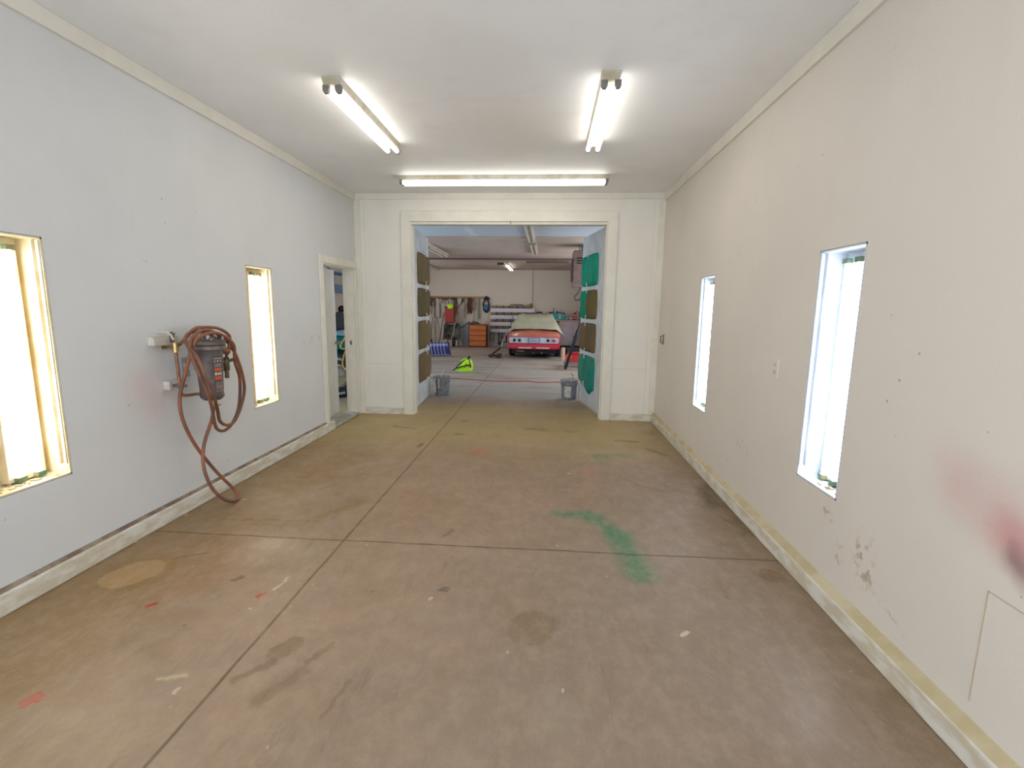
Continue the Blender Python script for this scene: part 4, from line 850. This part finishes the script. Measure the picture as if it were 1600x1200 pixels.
tag(MB().tube(spline([(-2.78, 19.85, .94), (-2.66, 19.85, .945), (-2.55, 19.85, 1.0), (-2.52, 19.85, 1.12)], 5), [.03]*6+[.04]*6+[.02]*4, 8).build('antler', mat('bone', (206, 192, 168), 0.6), smooth=True), 'bone coloured curved horn on the right end of the dresser', 'horn')
tag(MB().tube([(-3.2, 20.14, .0), (-2.92, 20.06, 1.9)], .016, 8).build('broom_stick', m_wood), 'thin wooden stick leaning up from behind the dresser', 'stick')

# wheelbarrow standing on end, red bin, cap
wb = thing('wheelbarrow', 'grey wheelbarrow tipped up on end against the far wall', 'wheelbarrow', (-3.85, 19.4, 0))
mb = MB()
def tub(u, v):
    U = 2*u-1; V = 2*v-1
    d = .16*max(0, 1-abs(U)**4)*max(0, 1-abs(V)**4)
    return (-3.83+.33*U*(1-.1*V), 19.45+d+.12*v, .30*(1) + .62*v - .02*math.cos(3*U))
MB().grid(tub, 14, 14).build('tub', mat('barrow_grey', (84, 84, 78), 0.6, vs=5, col2=(44, 42, 38)), wb, smooth=True, solid=0.01)
MB().tube([(-4.16, 19.42, .28), (-4.16, 19.56, .90), (-4.10, 19.57, .95), (-3.58, 19.57, .95), (-3.50, 19.56, .88), (-3.46, 19.42, .25)], .016, 8).build('rim', m_blkm, wb, smooth=True)
MB().tube([(-3.48, 19.62, .78), (-3.16, 19.50, .98), (-3.10, 19.5, 1.04)], .018, 8).build('handle', m_blkm, wb)
MB().lathe([(.07, -.05), (.17, -.055), (.20, 0), (.17, .055), (.07, .05), (.07, -.05)], (-3.74, 19.36, .21), (1, .3, 0), 24).build('wheel', m_blk, wb, smooth=True)
MB().tube([(-4.05, 19.6, .02), (-4.0, 19.6, .5)], .02, 6).tube([(-3.58, 19.6, .02), (-3.62, 19.6, .5)], .02, 6).build('leg', m_blkm, wb)
rb = thing('red_bin', 'dark red ribbed bin above the wheelbarrow with a neon cap on it', 'bin', (-3.98, 19.8, .98))
MB().box((-4.17, 19.68, .97), (-3.78, 19.98, 1.60)).build('body', mat('dark_red_plastic', (136, 22, 12), 0.4), rb, bevel=0.02)
for x in (-4.10, -4.02, -3.94, -3.86): MB().box((x-.012, 19.665, 1.0), (x+.012, 19.68, 1.56)).build('rib', mat('bright_red_plastic', (206, 48, 22), 0.35), rb, bevel=0.004)
MB().box((-4.20, 19.66, 1.60), (-3.76, 20.0, 1.63)).build('rim', m_blkm, rb)
cp_ = thing('neon_cap', 'neon yellow green cap hanging on top of the red bin', 'cap', (-3.90, 19.6, 1.64))
MB().ball((-3.90, 19.54, 1.63), (.13, .10, .11), 16, 10).build('crown', m_neon, cp_, smooth=True)
MB().prism([(-3.98, 19.50), (-3.80, 19.49), (-3.76, 19.40), (-3.82, 19.36), (-3.96, 19.39)], 1.56, 1.575, 'xy').build('brim', m_neon, cp_)
tag(MB().tube(spline([(-3.90, 19.2, .02), (-3.82, 19.25, .3), (-3.74, 19.35, .6), (-3.70, 19.45, 1.0)], 4), .018, 8).build('walking_stick', mat('pale_stick', (170, 146, 118), 0.7), smooth=True), 'pale crooked stick leaning in front of the wheelbarrow', 'stick')
for k, (x, lean, c_, nm, lb_) in enumerate(((-4.30, .12, m_dwood, 'rake', 'dark handled rake leaning on the wall left of the wheelbarrow'), (-4.62, .0, m_steel, 'metal_rod', 'thin grey rod leaning behind the snow shovel'), (-4.78, .0, m_leather, 'spade', 'reddish brown handled spade leaning under the bow saw'))):
    r = thing(nm, lb_, 'tool', (x, 19.9, 0))
    MB().tube([(x-lean, 19.7, .06), (x, 20.15, 1.15 if k else 1.35)], .016, 8).build('handle', c_, r)
    if k == 0:
        mb = MB().tube([(x-lean-.16, 19.68, .06), (x-lean+.16, 19.68, .06)], .014, 6)
        for j in range(9): mb.tube([(x-lean-.16+.04*j, 19.68, .06), (x-lean-.16+.04*j, 19.63, .0)], .006, 5)
        mb.build('head', m_iron, r)
    if k == 2: MB().prism([(x-lean-.09, .30), (x-lean+.09, .30), (x-lean+.09, .10), (x-lean, .0), (x-lean-.09, .10)], 19.68, 19.70).build('blade', m_iron, r)
tag(MB().box((-3.50, 20.08, .0), (-3.44, 20.14, .34)).box((-3.44, 20.05, .0), (-3.43, 20.12, .32)).build('wood_offcut', m_dwood), 'dark short wood offcuts standing beside the steel cabinet', 'wood')

# snow shovel
ss = thing('snow_shovel', 'dark blue snow pusher shovel with ribs coloured as highlights leaning behind the brown-pad door leaf', 'snow shovel', (-3.45, 15.6, 0))
m_bl = mat('dark_blue_blade', (54, 62, 120), 0.2, 0.2); sa = rz(math.radians(35))
def bl(u, v):
    x = (u-.5)*.95; a = v*1.5
    p = Vector((x, -.30*(1-math.cos(a))*.0 + .16*math.sin(a*1.1), .02 + .42*v))
    return Vector((-3.55, 15.65, 0)) + sa @ p
MB().grid(bl, 12, 10).build('blade', m_bl, ss, smooth=True, solid=0.008)
mb = MB()
for u in (.30, .42, .54, .66, .78):
    mb.tube([bl(u, v_/8) + sa @ Vector((0, -.01, 0)) for v_ in range(9)], .012, 6)
mb.build('rib', mat('rib_highlight', (186, 192, 228), 0.2, 0.1), ss)  # pale colour paints the highlights along the ribs
p0, p1 = bl(0, 0), bl(1, 0)
MB().tube([p0 + sa @ Vector((0, -.02, 0)), p1 + sa @ Vector((0, -.02, 0))], .02, 6).build('wear_strip', mat('wear_strip', (120, 124, 136), 0.4, 0.6), ss, 'grey metal wear strip')
MB().tube([bl(.5, .5) + sa @ Vector((0, .02, 0)), (-3.75, 16.0, .9), (-3.95, 16.3, 1.5)], .016, 8).build('handle', m_steel, ss)

# ------------------------------------------------------------------ bench with clutter at the right of the far wall
bn = thing('workbench', 'white fronted workbench with pinkish top behind the red car', 'workbench', (.85, 19.7, 0))
MB().box((.50, 19.50, .14), (1.38, 20.15, 1.12)).build('body', mat('bench_front', (222, 216, 228), 0.6, vs=2, col2=(204, 184, 182)), bn)
MB().box((.48, 19.46, 1.12), (1.42, 20.18, 1.16)).build('top', mat('bench_top', (196, 158, 150), 0.5), bn, bevel=0.005)
MB().box((.54, 19.56, 0), (1.36, 20.1, .14)).build('plinth', m_dark, bn)
MB().box((1.05, 19.494, .42), (1.12, 19.50, .53)).build('outlet', mat('grey_outlet', (120, 112, 106), 0.5), bn)
tl = thing('tool_case', 'turquoise tool case with white labels on the workbench', 'tool case', (.45, 19.7, 1.16))
m_teal = mat('turquoise_plastic', (22, 158, 158), 0.4)
MB().box((.20, 19.55, 1.16), (.70, 19.85, 1.40)).build('body', m_teal, tl, bevel=0.012)
MB().box((.46, 19.544, 1.20), (.55, 19.55, 1.27)).box((.46, 19.544, 1.30), (.55, 19.55, 1.36)).build('label', m_lw, tl)
MB().box((.62, 19.56, 1.40), (.72, 19.8, 1.44)).tube([(.3, 19.7, 1.40), (.3, 19.7, 1.45), (.55, 19.7, 1.45), (.55, 19.7, 1.40)], .012, 6).build('handle', m_blkm, tl)
def bottle(x, y, z, h, r_, m_, label, capm=m_blkm):
    b = thing('bottle', label, 'bottle', (x, y, z), 'bottles on and behind the turquoise tool case')
    MB().lathe([(0, 0), (r_, 0), (r_, h*.62), (r_*.45, h*.78), (r_*.4, h*.9), (0, h*.9)], (x, y, z), n=14).build('body', m_, b, smooth=True)
    MB().lathe([(r_*.5, h*.88), (r_*.5, h), (0, h)], (x, y, z), n=12).build('cap', capm, b)
m_wht = mat('white_plastic', (226, 222, 222), 0.4); m_pnk = mat('pink_plastic', (206, 120, 130), 0.4); m_nvy = mat('navy_plastic', (40, 60, 100), 0.4)
bottle(.33, 19.95, 1.16, .42, .035, m_wht, 'tall white bottle behind the left half of the turquoise tool case')
bottle(.25, 20.0, 1.16, .47, .025, m_nvy, 'tallest slim navy bottle behind the turquoise tool case')
bottle(.40, 20.0, 1.16, .36, .028, m_nvy, 'short navy bottle behind the middle of the turquoise tool case')
bottle(.58, 20.0, 1.16, .36, .04, m_pnk, 'pink bottle behind the right half of the turquoise tool case', m_pnk)
bottle(-.02, 20.0, 1.16, .24, .04, m_fit, 'small brown bottle on the ledge left of the turquoise tool case')
tag(MB().box((-.15, 19.52, 1.12), (.478, 20.2, 1.16)).build('wall_ledge', m_shelfw), 'short white ledge on the far wall left of the workbench', 'shelf')
tag(MB().box((.06, 19.92, 1.42), (.22, 20.02, 1.46)).tube([(.14, 19.97, 1.16), (.14, 19.97, 1.42)], .03, 8).build('black_tray', m_blkm), 'black tray on a stub left of the turquoise tool case', 'tray')
tag(MB().grid(lambda u, v: (.72+.32*u, 19.5+.45*v, 1.165+.11*abs(math.sin(5*u+2*v))*math.sin(PI*u)**.5*(.4+.6*math.sin(PI*v))+.002), 22, 14).build('crumpled_cloth', mat('white_cloth', (220, 218, 226), 0.9), smooth=True, solid=0.004), 'crumpled white cloth lying on the workbench', 'cloth')
rd = thing('red_sprayer', 'red and white pump sprayer on the right end of the workbench', 'sprayer', (1.12, 19.9, 1.16))
MB().lathe([(0, 0), (.07, 0), (.075, .03), (.07, .10), (.055, .14), (.05, .20), (.06, .22), (.055, .27), (0, .30)], (1.13, 19.98, 1.165), n=16).build('tank', m_redp, rd, smooth=True)
MB().lathe([(.077, .05), (.078, .06), (.076, .09)], (1.13, 19.98, 1.165), n=16).lathe([(.06, .15), (.058, .19)], (1.13, 19.98, 1.165), n=16).build('band', m_wht, rd, 'white band')
MB().tube(spline([(1.14, 19.98, 1.46), (1.20, 19.98, 1.50), (1.27, 19.9, 1.44), (1.30, 19.85, 1.30), (1.30, 19.8, 1.18)], 4), .009, 6).build('hose', m_blk, rd)

# ------------------------------------------------------------------ workshop ceiling: heater, pipes
ht = thing('unit_heater', 'brown ceiling hung unit heater partly behind the green-pad door leaf', 'heater', (.9, 12.2, 2.1))
m_htr = mat('heater_brown', (132, 106, 98), 0.5, vs=6, col2=(118, 94, 88)); m_htd = mat('heater_slot', (34, 28, 28), 0.7)
MB().box((.60, 12.0, 2.12), (1.25, 12.75, 2.98)).build('cabinet', m_htr, ht, bevel=0.012)
mb = MB()
for z in (2.78, 2.72, 2.66): mb.box((.68, 11.994, z), (1.1, 12.0, z+.03))
mb.build('vent_slot', m_htd, ht)
MB().box((.585, 12.06, 2.26), (.60, 12.68, 2.80)).build('louvre_recess', m_htd, ht)
for k in range(7): MB().box((.55, 12.08, 2.29+k*.07), (.592, 12.66, 2.30+k*.07), ry(.5)).build('louvre', m_htr, ht)
for x in (.75, 1.1): MB().tube([(x, 12.35, 2.98), (x, 12.35, HS)], .012, 6).build('hanger_rod', m_steel, ht)
MB().tube([(.85, 12.5, 2.98), (.85, 12.5, HS)], .06, 12).build('flue', m_steel, ht, smooth=True)
MB().tube(spline([(.80, 12.1, 2.12), (.74, 12.1, 1.98), (.66, 12.1, 1.88), (.70, 12.1, 1.80), (.84, 12.1, 1.84), (1.0, 12.1, 1.9)], 5), .012, 6).build('power_cord', m_blk, ht, smooth=True)
m_pipe = mat('dark_steel_pipe', (104, 88, 84), 0.5, 0.3)
tag(MB().tube([(-5.9, 15.1, 3.06), (1.9, 15.1, 3.06)], .03, 10).build('gas_pipe', m_pipe, smooth=True), 'long dark pipe running across the whole workshop ceiling', 'pipe')
tag(MB().tube([(-.72, 16.2, 3.08), (.66, 16.2, 3.08)], .03, 10).build('short_pipe', m_pipe, smooth=True), 'shorter dark pipe on the workshop ceiling beyond the long one', 'pipe')
tag(MB().tube([(-.62, W-.02, 1.75), (-.62, W-.02, 3.1)], .012, 8).build('conduit', mat('wall_conduit', (176, 160, 146), 0.5)), 'thin vertical conduit on the far wall above the shelves', 'conduit')
tag(MB().box((-1.75, 17.0, 3.06), (-1.52, 17.1, HS)).build('junction_box', m_dark, bevel=0.005), 'small dark box on the ceiling beside the glowing light', 'junction box')

# ------------------------------------------------------------------ seen through the side door: teal off-road vehicle, yellow hose, shelf
m_tealp = mat('teal_vehicle_paint', (20, 128, 140), 0.2)
av = thing('vehicle', 'teal off-road vehicle with black tyre seen through the side door gap', 'vehicle', (-4.2, 8.9, 0))
def wheelset(x, y, p, r_=.38, wd=.12):
    w_ = MB().lathe([(r_*.55, -wd), (r_*.9, -wd), (r_, -wd*.7), (r_, wd*.7), (r_*.9, wd), (r_*.55, wd)], (x, y, r_), (0, 1, 0), 32).build('wheel', mat('dusty_tyre', (52, 58, 66), 0.7), p, smooth=True)
    MB().lathe([(r_*.56, -.115), (r_*.52, -.132), (r_*.30, -.122), (r_*.2, -.145), (0, -.145)], (x, y, r_), (0, 1, 0), 24).build('rim', m_chr, w_, smooth=True)
    mb = MB()
    for s_ in (1, -1):
        for k in range(6):
            a = s_*(PI/2) + (k-2.5)*.14
            mb.cbox((x+r_*.80*math.cos(a), y-wd-.002, r_+r_*.80*math.sin(a)), (.03, .006, .04), ry(-(a-PI/2)))
    mb.build('sidewall_lettering', m_wht, w_, 'raised white sidewall letters')
    return w_
wheelset(-3.60, 8.2, av); wheelset(-3.60, 9.5, av); wheelset(-5.2, 8.2, av); wheelset(-5.2, 9.5, av)
MB().prism([(-3.0, .80), (-3.05, .98), (-3.35, 1.06), (-3.9, 1.10), (-4.6, 1.12), (-5.5, 1.0), (-5.6, .75), (-5.4, .55), (-3.9, .5), (-3.85, .70), (-3.6, .84), (-3.2, .84)], 8.12, 9.6, 'xz').build('body', m_tealp, av, bevel=0.03)
MB().prism([(-3.05, .985), (-3.4, 1.07), (-3.9, 1.11), (-3.9, 1.13), (-3.4, 1.10), (-3.03, 1.01)], 8.10, 9.62, 'xz').build('hood_trim', mat('pale_teal', (150, 190, 204), 0.3), av)
MB().box((-5.3, 8.3, .3), (-3.5, 9.45, .55)).build('chassis', m_undr, av)
MB().box((-4.6, 8.3, 1.11), (-4.0, 9.4, 1.45)).build('seat', m_blk, av, bevel=0.05)
tag(MB().tube(spline([(-3.62, 8.6, 1.155), (-3.5, 8.2, 1.15), (-3.40, 8.06, 1.10), (-3.50, 8.02, .92), (-3.44, 8.0, .86), (-3.34, 8.0, .90), (-3.42, 8.0, .80), (-3.46, 7.98, .62), (-3.42, 7.98, .50)], 5), .014, 6).build('yellow_hose', mat('yellow_hose', (226, 190, 70), 0.5), smooth=True), 'yellow hose draped over the teal vehicle behind the side door', 'hose')
wsf = thing('storage_shelf', 'high wall shelf with blue bins seen through the side door gap', 'shelf', (-5.8, 13.8, 2.0))
for z in (1.95, 2.45): MB().box((-6.0, 12.4, z), (-5.55, 15.4, z+.03)).build('board', mat('blue_grey_board', (96, 120, 156), 0.5), wsf)
for y in (12.6, 15.2): MB().tube([(-5.99, y, 2.7), (-5.6, y, 2.48), (-5.6, y, 1.95), (-5.99, y, 1.7)], .015, 6).build('bracket', m_iron, wsf)
for k in range(4): tag(MB().box((-5.95, 13.2+k*.38, 1.98), (-5.6, 13.5+k*.38, 2.16)).build('blue_bin', mat('blue_bin', (150, 172, 200), 0.5), bevel=0.01), 'pale blue bin on the high wall shelf beyond the side door', 'bin', 'blue bins on the high shelf')
bk = thing('office_chair', 'dark chair piled with purple cloth behind the teal vehicle', 'chair', (-5.6, 12.9, 0))
MB().box((-5.95, 12.6, .45), (-5.3, 13.3, .55)).build('seat', m_blk, bk, bevel=0.03)
MB().box((-6.0+.02, 12.6, .55), (-5.85, 13.3, 1.35)).build('backrest', m_blk, bk, bevel=0.04)
MB().ball((-5.7, 13.1, 1.0), (.2, .3, .45), 12, 8).build('cloth', mat('plum_cloth', (76, 56, 70), 0.8), bk, smooth=True)
MB().ball((-5.75, 13.35, 1.5), (.1, .1, .1), 10, 8).build('headrest', m_blk, bk, smooth=True)
for q in ((-5.9, 12.65), (-5.35, 12.65), (-5.9, 13.25), (-5.35, 13.25)): MB().tube([(q[0], q[1], 0), (q[0], q[1], .45)], .02, 6).build('leg', m_iron, bk)
